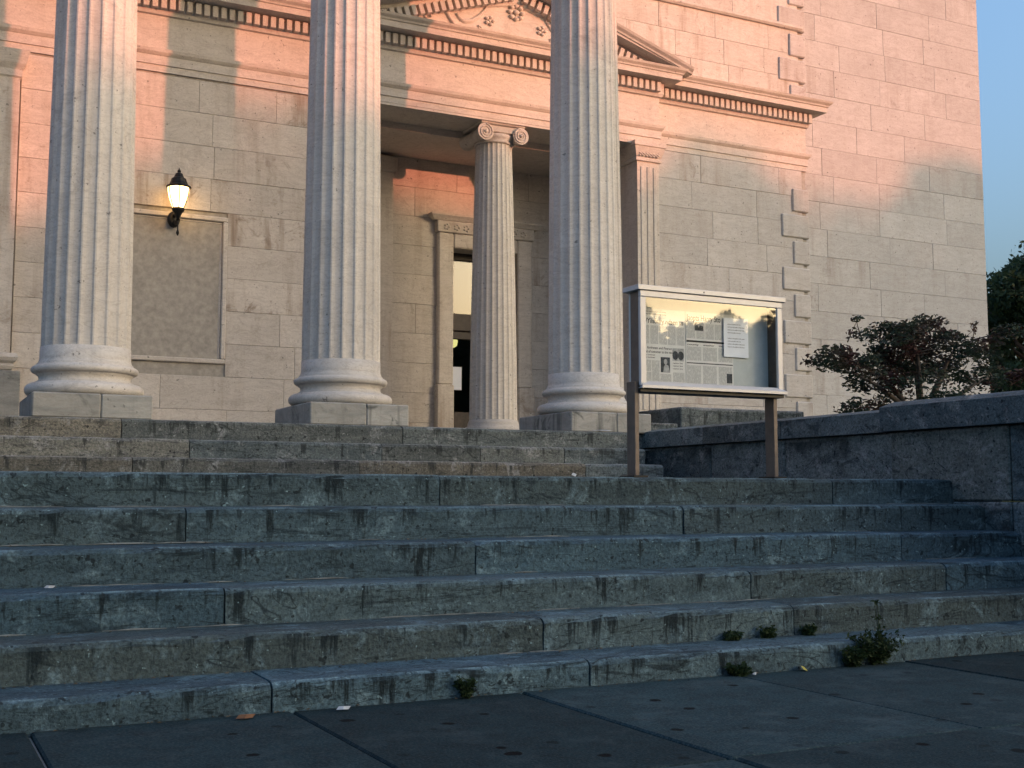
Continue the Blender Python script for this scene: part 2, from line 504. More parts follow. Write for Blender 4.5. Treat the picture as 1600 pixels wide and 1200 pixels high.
def block_mesh(x0, x1, y, z0, z1, depth=0.10, ch=0.003, g=0.0016):
    x0 += g; x1 -= g; z0 += g; z1 -= g
    v = [(x0, y+depth, z0), (x1, y+depth, z0), (x1, y+depth, z1), (x0, y+depth, z1),
         (x0, y+ch, z0), (x1, y+ch, z0), (x1, y+ch, z1), (x0, y+ch, z1),
         (x0+ch, y, z0+ch), (x1-ch, y, z0+ch), (x1-ch, y, z1-ch), (x0+ch, y, z1-ch)]
    f = [(8, 9, 10, 11)]
    for a, b in ((0, 4), (4, 8)):
        for i in range(4):
            j = (i+1) % 4
            f.append((a+i, a+j, b+j, b+i))
    return v, f

def ashlar(parent, y, x0, x1, z0, z1, course, mat, lens=(0.9, 1.7), holes=(), name='wall_block', seed=0):
    rr = random.Random(seed)
    n = max(1, round((z1-z0)/course)); ch = (z1-z0)/n
    for c in range(n):
        za, zb = z0+c*ch, z0+(c+1)*ch
        spans = [(x0, x1)]
        for hx0, hx1, hz0, hz1 in holes:
            if zb > hz0+0.02 and za < hz1-0.02:
                ns = []
                for a, b in spans:
                    if hx1 <= a or hx0 >= b: ns.append((a, b)); continue
                    if hx0-a > 0.05: ns.append((a, hx0))
                    if b-hx1 > 0.05: ns.append((hx1, b))
                spans = ns
        for a, b in spans:
            x = a + (0 if c % 2 == 0 or b-a < 1.2 else -rr.uniform(0.3, 0.6))
            while x < b-0.01:
                L = rr.uniform(*lens); e = x+L
                if b-e < 0.35: e = b
                xa = max(x, a)
                v, f = block_mesh(xa, min(e, b), y + rr.uniform(-0.003, 0.003), za, zb)
                o = mesh_obj(name, v, f, mat)
                under(o, parent)
                x = e

# --- front wall: lower zone, frieze course handled by the entablature, upper zone
fw = B(MB().box(-4, 5.4, YW+0.03, YW+0.6, 1.3, 14).box(10.35, 13.40, YW+0.03, YW+0.6, 1.0, 14).box(5.4, 10.35, YW+0.03, YW+0.6, 7.3, 14).build('front_wall', M['joint']))
PAN = (1.75, 3.70, 2.60, 4.52)
ashlar(fw, YW, -1.2, 5.4, 1.574, 6.30, 0.45, M['marble'], holes=[PAN, (-0.1, 1.14, 0, 9)], seed=3)
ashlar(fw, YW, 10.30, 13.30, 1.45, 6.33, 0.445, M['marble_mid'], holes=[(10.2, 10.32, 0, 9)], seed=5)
# (upper zone)
ashlar(fw, YW, -1.2, 4.9, 7.62, 8.75, 0.56, M['marble'], seed=8)
ashlar(fw, YW, 9.3, 13.28, 7.50, 8.75, 0.42, M['marble'], seed=9, lens=(0.75, 1.2))
ashlar(fw, YW, 4.9, 9.3, 8.3, 8.75, 0.45, M['marble'], seed=10)
ashlar(fw, YW, -1.2, 13.28, 8.83, 12.2, 0.48, M['marble'], seed=11, lens=(0.9, 1.5))
# string course above the pediment, returned round the corner
B(MB().sweep([(-1.2, YW), (13.29, YW), (13.29, YR2)], [(-0.1, 8.75), (0.035, 8.75), (0.06, 8.78), (0.06, 8.82), (0, 8.83), (-0.1, 8.83)]).build('string_course', M['marble_plain']))
# side return of the front block
B(MB().box(13.30, 13.405, YW+0.12, YR2+0.2, 1.0, 12.2).build('return_wall', M['marble_plain']))
# quoins, proud of the wall, alternately long and short
z = 1.62; k = 0
while z < 12.0:
    hgt = 0.385
    if not (6.15 < z+0.2 < 7.55):
        L = 0.56 if k % 2 == 0 else 0.33
        B(MB().cbox(13.41-L, 13.425, YW-0.03, YW+0.4, z, z+hgt, 0.018).build('quoin', M['marble_mid']))
    z += 0.445; k += 1

# sunk panel with moulded frame behind the lamp
px0, px1, pz0, pz1 = PAN
panel = B(MB().box(px0-0.02, px1+0.02, YW+0.075, YW+0.2, pz0-0.02, pz1+0.02).build('wall_panel', M['marble_plain']))
w = 0.06
for a in ((px0, px1, pz1-w, pz1), (px0, px1, pz0, pz0+w), (px0, px0+w, pz0+w+0.002, pz1-w-0.002), (px1-w, px1, pz0+w+0.002, pz1-w-0.002)):
    mb = MB().cbox(a[0], a[1], YW-0.014, YW+0.14, a[2], a[3], 0.010)
    under(mb.build('panel_frame', M['marble']), panel)
for a in ((px0+w, px1-w, pz1-w-0.035, pz1-w-0.001), (px0+w, px0+w+0.034, pz0+w, pz1-w-0.037), (px1-w-0.034, px1-w, pz0+w, pz1-w-0.037)):
    under(MB().cbox(a[0], a[1], YW+0.02, YW+0.12, a[2], a[3], 0.01).build('panel_moulding', M['marble']), panel)

# pilaster at the left edge
pil = B(MB().box(-0.1, 1.12, YW-0.10, YW+0.2, 1.9, 6.28).build('pilaster', M['marble']))
under(MB().sweep([(-0.1, YW+0.1), (-0.1, YW-0.10), (1.12, YW-0.10), (1.12, YW+0.1)], [(0, 2.38), (0.03, 2.40), (0.05, 2.44), (0.03, 2.47), (0.07, 2.50), (0.09, 2.54), (0.07, 2.59), (0.0, 2.60), (-0.05, 2.6), (-0.05, 2.38)]).build('pilaster_base', M['marble_plain']), pil)
under(MB().cbox(-0.22, 1.24, YW-0.19, YW+0.1, 1.5, 2.38, 0.01).build('pilaster_pedestal', M['plinth']), pil)
under(MB().sweep([(-0.1, YW+0.1), (-0.1, YW-0.10), (1.12, YW-0.10), (1.12, YW+0.1)], [(0, 5.95), (0.02, 5.97), (0.02, 6.05), (0.06, 6.12), (0.1, 6.28), (-0.05, 6.28), (-0.05, 5.95)]).build('pilaster_capital', M['marble_plain']), pil)

# --- entablature: architrave, frieze, bed mould, dentils, corona
EX = 13.41
path_main = [(-1.2, YW), (5.3, YW), (5.3, YF), (10.33, YF), (10.33, YW), (EX, YW), (EX, YR2)]
def band(name, prof, mat='marble_plain', path=path_main, parent=None):
    return (B if parent is None else (lambda o: under(o, parent)))(recalc(MB().sweep(path, prof).build(name, M[mat])))
band('architrave', [(-0.35, 6.335), (0.0, 6.335), (0.0, 6.42), (0.018, 6.425), (0.018, 6.54), (0.03, 6.55), (0.055, 6.58), (0.065, 6.62), (0.0, 6.645), (-0.35, 6.645)])
band('frieze', [(-0.3, 6.645), (-0.004, 6.645), (-0.004, 7.075), (-0.3, 7.075)])
cor = band('cornice', [(-0.3, 7.075), (0.0, 7.075), (0.03, 7.085), (0.045, 7.12), (0.05, 7.135), (0.055, 7.30), (0.12, 7.305), (0.255, 7.318), (0.26, 7.40), (0.275, 7.405), (0.285, 7.43), (0.32, 7.46), (0.335, 7.49), (0.02, 7.52), (-0.3, 7.52)])
# dentils
dm = bpy.data.meshes.new('dentil')
mbd = MB().cbox(-0.036, 0.036, -0.07, 0.05, 0, 0.145, 0.004)
dm.from_pydata(mbd.v, [], mbd.f); dm.materials.append(M['marble_plain'])
def dentil(x, y, z, parent, tilt=0.0):
    o = bpy.data.objects.new('dentil', dm); COL.objects.link(o)
    o.location = (x, y, z); o.rotation_euler = (0, tilt, 0)
    return under(o, parent)
x = -0.4
while x < 5.15: dentil(x, YW-0.055, 7.142, cor); x += 0.11
x = 5.34
while x < 10.3: dentil(x, YF-0.055, 7.142, cor); x += 0.109
x = 10.42
while x < EX+0.06: dentil(x, YW-0.055, 7.142, cor); x += 0.107

# --- pediment over the doorway
XA, ZA = 7.815, 8.51; SL = 0.33
XE = 2.95        # half span along the top edge
ped = B(recalc(mesh_obj('pediment', [(5.1, YF, 7.50), (10.53, YF, 7.50), (XA, YF, 8.42), (5.1, YW+0.1, 7.50), (10.53, YW+0.1, 7.50), (XA, YW+0.1, 8.42)],
                       [(0, 1, 2), (5, 4, 3), (0, 2, 5, 3), (2, 1, 4, 5), (1, 0, 3, 4)], M['marble_plain'])))
def raking(sgn):
    # profile in (out, down) : out = towards the street, down = below the top edge
    prof = [(-0.15, 0.0), (0.335, 0.0), (0.32, 0.035), (0.285, 0.07), (0.275, 0.10), (0.26, 0.105), (0.255, 0.19), (0.12, 0.205), (0.055, 0.21), (0.05, 0.375), (0.03, 0.42), (0.0, 0.44), (-0.15, 0.44)]
    n = len(prof); v = []; f = []
    for x in (XA, XA + sgn*XE):
        zt = ZA - SL*abs(x-XA)
        for o, d in prof: v.append((x, YF-o, zt-d))
    # the outer end dies on the horizontal cornice
    for i in range(n):
        if v[n+i][2] < 7.44: v[n+i] = (v[n+i][0], v[n+i][1], max(v[n+i][2], 7.44))
    for i in range(n):
        j = (i+1) % n
        f.append((i, n+i, n+j, j))
    f.append(tuple(range(n))); f.append(tuple(range(2*n-1, n-1, -1)))
    o = mesh_obj('raking_cornice', v, f, M['marble_plain']); recalc(o)
    under(o, ped)
    x = 0.10
    while x < XE-0.75:
        dentil(XA+sgn*x, YF-0.055, ZA-SL*x-0.365, ped, sgn*math.atan(SL)); x += 0.109
raking(1); raking(-1)
# carved foliage in the tympanum: stems, curling leaves and a flower each side
def lobes(mb, cx, cz, n, r, s):
    for i in range(n):
        a = 2*math.pi*i/n
        x_, z_ = cx+r*math.cos(a), cz+r*math.sin(a)
        mb.lathe([(0.001, -s*0.8), (s*0.7, -s*0.4), (s, 0), (s*0.7, s*0.4), (0.001, s*0.8)], 0, 0, 8, False)
        k0 = len(mb.v)-40
        mb.v[k0:] = [(x_+p[0], YF-0.012+p[1]*0.8, z_+p[2]) for p in mb.v[k0:]]
def leaf_relief(mb, pts, w0, teeth=0.35):
    """a leaf blade along a curve, ridged in the middle, with a toothed edge"""
    P = [Vector(p) for p in pts]; dense = []
    for a, b in zip(P[:-1], P[1:]):
        for q in range(4): dense.append(a.lerp(b, q/4))
    dense.append(P[-1]); n = len(dense); v = []; f = []
    for i, p in enumerate(dense):
        t = i/(n-1); d = (dense[min(i+1, n-1)]-dense[max(i-1, 0)]).normalized(); nn = Vector((-d.y, d.x))
        w = w0*(math.sin(math.pi*(0.12+0.86*t))**0.8)*(1+teeth*(1 if i % 2 else -1)*(0.4 if 0 < i < n-1 else 0))
        for off, out in ((-1, 0.0), (-0.55, 0.03), (0, 0.055), (0.55, 0.03), (1, 0.0)):
            q = p + nn*w*off
            v.append((q.x, YF+0.004-out*min(1, w0/0.05), q.y))
    for i in range(n-1):
        for j in range(4): f.append((i*5+j, i*5+j+1, i*5+6+j, i*5+5+j))
    mb.add(v, f)
def mir(pts, sgn): return [(x if sgn < 0 else 2*XA-x, z) for x, z in pts]
for sgn in (-1, 1):
    for nm, pts, w in (('carved_stem', [(6.13, 8.08), (6.264, 7.873), (6.307, 7.769), (6.366, 7.668), (6.42, 7.60)], 0.035),
                       ('carved_stem', [(6.561, 8.062), (6.621, 7.918), (6.696, 7.805), (6.759, 7.697), (6.832, 7.594)], 0.045),
                       ('carved_leaf', [(6.364, 7.949), (6.414, 7.855), (6.444, 7.73), (6.46, 7.66)], 0.06),
                       ('carved_leaf', [(6.861, 7.798), (6.892, 7.747), (6.973, 7.70), (7.094, 7.727), (7.201, 7.804), (7.303, 7.919), (7.339, 8.002)], 0.04),
                       ('carved_leaf', [(6.771, 7.838), (6.861, 7.874), (6.942, 7.842)], 0.035),
                       ('carved_leaf', [(6.445, 7.589), (6.623, 7.60), (6.742, 7.625)], 0.035),
                       ('carved_leaf', [(5.75, 7.56), (5.9, 7.62), (6.05, 7.72), (6.1, 7.82)], 0.06)):
        mb = MB(); leaf_relief(mb, mir(pts, sgn), w)
        under(recalc(mb.build(nm, M['marble_plain'], smooth=True)), ped)
    fx = 7.385 if sgn < 0 else 2*XA-7.385
    c4 = MB(); lobes(c4, fx, 7.78, 5, 0.055, 0.038); lobes(c4, fx, 7.78, 1, 0, 0.03)
    under(c4.build('carved_flower', M['marble_plain'], smooth=True), ped)
    c4 = MB(); lobes(c4, 7.227 if sgn < 0 else 2*XA-7.227, 7.656, 3, 0.022, 0.022)
    under(c4.build('carved_bud', M['marble_plain'], smooth=True), ped)
c5 = MB(); lobes(c5, XA, 7.98, 8, 0.10, 0.05); lobes(c5, XA, 7.98, 1, 0, 0.06)
under(c5.build('carved_rosette', M['marble_plain'], smooth=True), ped)

# --- doorway recess
rec = B(MB().box(5.3, 5.42, YF, 17.3, 1.5, 6.334).box(5.3, 10.33, YF+0.7, 17.32, 6.20, 6.33).build('recess_shell', M['marble_plain']))
under(MB().box(5.42, 9.905, YF+0.004, YF+0.72, 6.30, 6.333).build('lintel_soffit', M['marble_plain']), rec)
bw = under(MB().box(5.3, 7.5, 17.33, 17.7, 1.4, 6.3).box(8.98, 10.4, 17.33, 17.7, 1.4, 6.3).box(7.5, 8.98, 17.33, 17.7, 4.95, 6.3).build('back_wall', M['joint']), bld)
ashlar(bw, 17.3, 5.42, 10.0, 1.574, 6.2, 0.47, M['marble'], holes=[(7.50, 8.98, 0, 5.0)], seed=21)
# antae at the right-hand side of the recess
ant = B(MB().box(9.905, 10.302, YF, YW+0.4, 1.95, 6.05).build('anta', M['marble']))
for i in range(3):
    xx = 9.965 + i*0.115
    under(MB().cbox(xx, xx+0.05, YF-0.014, YF+0.01, 2.2, 5.95, 0.006).build('anta_fillet', M['marble_plain']), ant)
acap = under(MB().sweep([(9.905, YW+0.3), (9.905, YF), (10.302, YF), (10.302, YW+0.1)], [(-0.02, 6.03), (0.03, 6.035), (0.035, 6.07), (0.02, 6.09), (0.05, 6.16), (0.075, 6.25), (0.09, 6.26), (0.09, 6.33), (-0.02, 6.33)]).build('anta_capital', M['marble_plain']), ant)
mbl = MB()
for i in range(6):
    lobes(mbl, 9.945+i*0.063, 6.13, 3, 0.022, 0.022)
o = mbl.build('anta_carving', M['marble_plain'], smooth=True); o.location.y = -0.03
under(o, ant)
under(MB().sweep([(9.905, YW+0.3), (9.905, YF), (10.302, YF), (10.302, YW+0.1)], [(-0.02, 1.56), (0.10, 1.56), (0.10, 1.72), (0.07, 1.76), (0.09, 1.82), (0.05, 1.90), (0.02, 1.96), (-0.02, 1.96)]).build('anta_base', M['plinth']), ant)
B(MB().box(9.905, 10.02, YW+0.4, 17.3, 1.5, 6.2).build('recess_side', M['marble_plain']))
# respond pilaster on the recess's back wall
resp = B(MB().box(6.20, 6.66, 17.2, 17.34, 2.05, 5.9).build('respond', M['marble']))
under(MB().cbox(6.14, 6.72, 17.14, 17.34, 1.5, 2.30, 0.01).build('respond_base', M['plinth']), resp)
under(MB().cbox(6.15, 6.71, 17.15, 17.34, 5.9, 6.15, 0.02).build('respond_capital', M['marble_plain']), resp)

# door
dx0, dx1, dzt = 7.69, 8.83, 4.82
door = B(empty('door', (8.26, 17.6, 1.57)))
for nm, a in (('door_jamb', (7.43, dx0, 17.2, 17.65, 2.64, 5.05)), ('door_jamb', (dx1, 9.09, 17.2, 17.65, 2.64, 5.05)), ('door_lintel', (dx0+0.002, dx1-0.002, 17.2, 17.65, dzt, 5.05)),
              ('jamb_block', (7.40, dx0+0.005, 17.17, 17.65, 1.55, 2.64)), ('jamb_block', (dx1-0.005, 9.12, 17.17, 17.65, 1.55, 2.64))):
    under(MB().cbox(*a, 0.02).build(nm, M['marble']), door)
under(MB().cbox(7.40, 9.12, 17.18, 17.62, 5.052, 5.24, 0.012).build('door_frieze', M['marble']), door)
under(MB().sweep([(7.36, 17.4), (7.36, 17.2), (9.16, 17.2), (9.16, 17.4)], [(-0.05, 5.242), (0.02, 5.242), (0.05, 5.28), (0.08, 5.31), (0.08, 5.34), (-0.05, 5.35)]).build('door_cornice', M['marble_plain']), door)
mbf = MB()
for i in range(9):
    lobes(mbf, 7.56+i*0.17, 5.14, 5, 0.04, 0.026)
o = mbf.build('door_carving', M['marble_plain'], smooth=True); o.location.y = 17.19-YF
under(o, door)
for a in ((dx0-0.01, dx1+0.01, 17.58, 17.68, 4.70, dzt+0.03), (dx0-0.01, dx1+0.01, 17.56, 17.70, 3.55, 3.83), (dx0-0.01, dx0+0.05, 17.58, 17.68, 3.83, 4.70), (dx1-0.05, dx1+0.01, 17.58, 17.68, 3.83, 4.70)):
    under(MB().cbox(*a, 0.012).build('transom_frame', M['wood_dark']), door)
for a in ((dx0, dx0+0.10, 17.6, 17.66, 1.6, 3.55), (dx1-0.10, dx1, 17.6, 17.66, 1.6, 3.55), (dx0+0.10, dx1-0.10, 17.6, 17.66, 1.6, 2.25), (dx0+0.10, dx1-0.10, 17.6, 17.66, 3.42, 3.55), (8.22, 8.30, 17.59, 17.66, 2.25, 3.42)):
    under(MB().cbox(*a, 0.01).build('door_rail', M['wood_dark']), door)

def glass_mat(name, ior, tint=(0.9, 0.95, 0.95)):
    t = NT(name)
    tr = t.n('ShaderNodeBsdfTransparent'); tr.inputs[0].default_value = (*tint, 1)
    gl = t.n('ShaderNodeBsdfGlossy'); gl.inputs['Roughness'].default_value = 0.02
    gl.inputs['Color'].default_value = (1, 1, 1, 1)
    fr = t.n('ShaderNodeFresnel'); fr.inputs['IOR'].default_value = ior
    mx = t.n('ShaderNodeMixShader')
    geo = t.n('ShaderNodeNewGeometry')
    front = t.math('SUBTRACT', 1.0, geo.outputs['Backfacing'])
    t.l(t.math('MULTIPLY', fr.outputs[0], front), mx.inputs[0]); t.l(tr.outputs[0], mx.inputs[1]); t.l(gl.outputs[0], mx.inputs[2])
    out = [n for n in t.t.nodes if n.bl_idname == 'ShaderNodeOutputMaterial'][0]
    t.l(mx.outputs[0], out.inputs['Surface'])
    return t.m
M['glass_door'] = glass_mat('door_glass', 1.9, (0.75, 0.8, 0.8))
M['glass_board'] = glass_mat('board_glass', 1.55, (0.97, 0.98, 0.98))
under(MB().box(dx0+0.05, dx1-0.05, 17.625, 17.633, 3.83, 4.70).build('transom_pane', M['glass_door']), door)
under(MB().box(dx0+0.10, 8.22, 17.625, 17.633, 2.25, 3.42).build('door_pane', M['glass_door']), door)
under(MB().box(8.30, dx1-0.10, 17.625, 17.633, 2.25, 3.42).build('door_pane', M['glass_door']), door)
# vestibule behind the door
vest = MB()
vest.box(6.6, 10.2, 21.5, 21.6, 1.4, 5.4).box(6.5, 6.6, 17.7, 21.6, 1.4, 5.4).box(10.2, 10.3, 17.7, 21.6, 1.4, 5.4).box(6.5, 10.3, 17.7, 21.6, 5.4, 5.5).box(6.5, 10.3, 17.7, 21.6, 1.3, 1.4)
vest.box(6.5, 7.68, 17.702, 17.76, 1.4, 5.4).box(8.84, 10.3, 17.702, 17.76, 1.4, 5.4).box(7.68, 8.84, 17.702, 17.76, 4.84, 5.4)
B(vest.build('vestibule', M['interior']))

# --- right-hand wing, set back
rw = B(MB().box(13.4, 18.72, YR2+0.03, YR2+9, 0.8, 13).build('wing_wall', M['joint']))
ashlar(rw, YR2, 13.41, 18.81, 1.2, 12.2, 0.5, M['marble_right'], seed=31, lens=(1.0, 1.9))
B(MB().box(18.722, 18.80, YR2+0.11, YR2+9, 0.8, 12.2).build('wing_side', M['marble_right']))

# --- portico columns
NF = 20
def fluted(R0, R1, z0, z1, nf=NF, seg=8, rings=9, depth=0.13, cx=0, cy=0, flare=True, ent0=None, ent1=None):
    """one drum of a fluted shaft; radius runs R0->R1 over ent0..ent1 with a little entasis"""
    e0 = z0 if ent0 is None else ent0; e1 = z1 if ent1 is None else ent1
    zz = [z0+(z1-z0)*i/(rings-1) for i in range(rings)]
    v = []; f = []; n = nf*seg
    flute_w = 2*math.pi/nf
    for z in zz:
        t = (z-e0)/(e1-e0)
        Rr = R0 + (R1-R0)*(t**1.35)
        for i in range(n):
            a = 2*math.pi*i/n
            u = (i % seg)/seg
            # fillet on u<.22, scallop otherwise
            if u < 0.2: d = 0
            else:
                s = (u-0.2)/0.8*2-1
                d = math.sqrt(max(0, 1-s*s))*depth*flute_w*Rr*1.15
            v.append((cx+(Rr-d)*math.cos(a), cy+(Rr-d)*math.sin(a), z))
    for k in range(rings-1):
        for i in range(n):
            j = (i+1) % n
            f.append((k*n+i, k*n+j, (k+1)*n+j, (k+1)*n+i))
    f.append(tuple(reversed(range(n)))); f.append(tuple((rings-1)*n+i for i in range(n)))
    return v, f

def big_column():
    c = empty('column')
    z0 = 1.574
    hw = 0.50
    # plinth of two stones
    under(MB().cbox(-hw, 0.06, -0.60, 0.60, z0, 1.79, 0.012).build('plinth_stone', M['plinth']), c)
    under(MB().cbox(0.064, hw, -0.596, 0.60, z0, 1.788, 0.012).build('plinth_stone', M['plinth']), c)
    tor = [(0.30, 1.79)]
    def arc(cx, cz, r, a0, a1, n=8, sx=1.0):
        return [(cx + sx*r*math.cos(R(a0+(a1-a0)*i/n)), cz + r*math.sin(R(a0+(a1-a0)*i/n))) for i in range(n+1)]
    prof = [(0.44, 1.79)] + arc(0.448, 1.862, 0.070, -88, 88) + [(0.425, 1.936), (0.425, 1.948)] + [(0.405, 1.958), (0.397, 1.985), (0.405, 2.012), (0.42, 2.022), (0.42, 2.034)] + arc(0.425, 2.076, 0.042, -80, 80) + [(0.418, 2.122), (0.418, 2.14), (0.405, 2.155), (0.396, 2.19), (0.3935, 2.24)]
    prof = [(r_, 1.79+(z_-1.79)*(0.857 if z_ < 2.2 else 1.0)) for r_, z_ in prof]
    o = MB().lathe(prof, 0, 0, 64).build('column_base', M['column'], smooth=True)
    under(o, c)
    E0, E1, RA, RB = 2.2, 8.5, 0.392, 0.318
    # unfluted foot of the shaft then three drums
    cuts = [2.24, 3.62, 5.75, 8.5]
    for a, b in zip(cuts[:-1], cuts[1:]):
        g0 = 0.0006 if a > 2.3 else 0
        v, f = fluted(RA, RB, a+g0, b-0.0006, ent0=E0, ent1=E1)
        under(mesh_obj('shaft_drum', v, f, M['column']), c)
    cp = MB().lathe([(0.30, 8.5), (0.34, 8.52), (0.34, 8.56), (0.315, 8.58), (0.33, 8.8), (0.40, 9.0), (0.47, 9.12)], 0, 0, 48)
    cp.cbox(-0.5, 0.5, -0.5, 0.5, 9.12, 9.24, 0.02)
    under(cp.build('column_capital', M['column']), c)
    return c
def copy_tree(o, parent=None):
    c = o.copy(); COL.objects.link(c); c.parent = parent
    for ch in o.children: copy_tree(ch, c)
    return c
col0 = big_column()
cols = []
# last column is unseen behind the third, added to cast the doorway frieze's shadow
for i, (cx, cy) in enumerate(((1.485, 11.55), (3.925, 11.55), (6.745, 11.55), (-1.0, 11.55), (7.69, 12.95))):
    c = col0 if i == 0 else copy_tree(col0)
    c.location = (cx, cy, 0); c.rotation_euler = (0, 0, 0)
    cols.append(c)
bpy.context.view_layer.update()
for c in cols: under(c, bld)
# portico entablature above the frame
pe = B(MB().box(-2.0, 7.2, 11.12, 11.98, 9.25, 10.6).build('portico_entablature', M['marble_plain']))

# --- small ionic columns in the doorway
def ionic():
    c = empty('doorway_column')
    under(MB().lathe([(0.46, 1.574), (0.46, 1.66), (0.47, 1.70), (0.46, 1.75), (0.40, 1.78), (0.42, 1.84), (0.40, 1.89), (0.375, 1.905), (0.372, 1.94), (0.35, 1.99)], 0, 0, 48).build('column_base', M['column'], smooth=True), c)
    v, f = fluted(0.348, 0.268, 1.99, 6.02, nf=24, seg=7, rings=10, depth=0.12)
    under(mesh_obj('shaft', v, f, M['column']), c)
    under(MB().lathe([(0.268, 6.02), (0.29, 6.03), (0.29, 6.05), (0.275, 6.06), (0.30, 6.10), (0.315, 6.14), (0.28, 6.17)], 0, 0, 40).build('echinus', M['column'], smooth=True), c)
    cap = MB()
    under(MB().cbox(-0.36, 0.36, -0.33, 0.33, 6.27, 6.332, 0.012).build('abacus', M['column']), c)
    under(MB().cbox(-0.30, 0.30, -0.30, 0.30, 6.165, 6.268, 0.01).build('capital_band', M['column']), c)
    for sx in (-1, 1):
        # bolster running front to back with the volute eye and spiral at its front
        b = MB(); prof = [(0.125, -0.33), (0.10, -0.2), (0.075, 0), (0.10, 0.2), (0.125, 0.33)]
        n = 28; vv = []; ff = []
        for r_, yy in prof:
            for i in range(n):
                a = 2*math.pi*i/n; vv.append((sx*0.285+r_*math.cos(a), yy, 6.145+r_*math.sin(a)))
        for k in range(4):
            for i in range(n):
                j = (i+1) % n; ff.append((k*n+i, k*n+j, (k+1)*n+j, (k+1)*n+i))
        ff.append(tuple(range(n))); ff.append(tuple(reversed([4*n+i for i in range(n)])))
        b.add(vv, ff)
        vol = under(recalc(b.build('volute', M['column'])), c)
        s = MB(); pts = []; rs = []
        for i in range(61):
            t = i/60; a = math.pi/2 + sx*(-1)*2*math.pi*2.3*t*(-1); rr_ = 0.112*(1-0.8*t)
            pts.append((sx*0.285+rr_*math.cos(a), -0.332, 6.145+rr_*math.sin(a))); rs.append(0.013*(1-0.5*t))
        s.tube(pts, rs, 6)
        s.tube([(sx*0.285, -0.352, 6.145), (sx*0.285, -0.33, 6.145)], [0.02, 0.026], 10)
        under(s.build('volute_spiral', M['column'], smooth=True), c)
    return c
ion = ionic()
ion.location = (7.635, 15.66, 0)
bpy.context.view_layer.update()
under(ion, bld)

# ------------------------------------------------------------------ wall lantern
lan = tag(empty('wall_lantern', (3.0, YW, 4.55)), 'black iron wall lantern glowing warm above the sunk panel between the columns', 'lantern')
lx, ly = 3.0, YW-0.30
M['lamp_glow'] = emit('lamp_glow', (1.0, 0.58, 0.20), 1.7)
under(MB().lathe([(0.062, 4.50), (0.088, 4.56), (0.115, 4.64), (0.130, 4.72), (0.134, 4.765)], lx, ly, 24).build('globe', M['lamp_glow'], smooth=True), lan)
for i in range(6):
    a = R(30+60*i-6)
    pts = [(lx+math.cos(a)*(r_+0.006), ly+math.sin(a)*(r_+0.006), z_) for r_, z_ in ((0.062, 4.50), (0.088, 4.56), (0.115, 4.64), (0.130, 4.72), (0.134, 4.77))]
    under(MB().tube(pts, 0.0065, 6).build('globe_rib', M['iron']), lan)
under(MB().lathe([(0.150, 4.765), (0.158, 4.775), (0.150, 4.79), (0.118, 4.81), (0.100, 4.85), (0.092, 4.885), (0.066, 4.90), (0.052, 4.93), (0.045, 4.95), (0.020, 4.965), (0.024, 4.985), (0.008, 5.01), (0.002, 5.03)], lx, ly, 12).build('roof_cap', M['iron']), lan)
under(MB().lathe([(0.012, 4.36), (0.03, 4.40), (0.045, 4.44), (0.075, 4.475), (0.082, 4.50), (0.070, 4.512)], lx, ly, 16).build('lamp_cup', M['iron'], smooth=True), lan)
under(MB().tube([(lx, YW-0.02, 4.43), (lx, YW-0.10, 4.47), (lx, YW-0.18, 4.46), (lx, ly, 4.41), (lx, ly, 4.37), (lx, YW-0.22, 4.33), (lx, YW-0.12, 4.36), (lx, YW-0.05, 4.38)], [0.03, 0.026, 0.024, 0.026, 0.024, 0.02, 0.018, 0.015], 10).build('arm', M['iron'], smooth=True), lan)
bp = MB(); prof = [(0.0, -0.05), (0.05, -0.045), (0.075, -0.02), (0.08, 0.0)]
n = 20; vv = []; ff = []
for r_, yy in prof:
    for i in range(n):
        a = 2*math.pi*i/n; vv.append((lx+max(r_, 0.001)*math.cos(a), YW-0.028+yy, 4.42+max(r_, 0.001)*1.35*math.sin(a)))
for k in range(3):
    for i in range(n):
        j = (i+1) % n; ff.append((k*n+i, k*n+j, (k+1)*n+j, (k+1)*n+i))
bp.add(vv, ff); under(recalc(bp.build('wall_plate', M['iron'])), lan)
under(MB().tube([(lx, ly, 4.38), (lx, ly, 4.22)], 0.008, 8).lathe([(0.002, 4.155), (0.016, 4.18), (0.02, 4.20), (0.014, 4.22), (0.006, 4.24)], lx, ly, 12).build('drop_finial', M['iron']), lan)

# lamp hanging in the vestibule
vl = tag(empty('hanging_lamp', (8.27, 18.5, 5.35)), 'small yellow globe lamp lit inside, seen through the door glass', 'lamp')
under(MB().lathe([(0.03, 3.40), (0.075, 3.43), (0.09, 3.50), (0.075, 3.58), (0.05, 3.60)], 8.25, 18.5, 16).build('lamp_globe', emit('vestibule_glow', (1.0, 0.82, 0.30), 0.25), smooth=True), vl)
under(MB().tube([(8.25, 18.5, 3.6), (8.25, 18.5, 5.4)], 0.01, 6).build('lamp_rod', M['iron']), vl)
tag(MB().box(7.815, 8.01, 17.594, 17.597, 2.60, 2.97).build('door_notice', M['paper']), 'pale paper sheet taped up on the dark glazed door', 'paper notice')

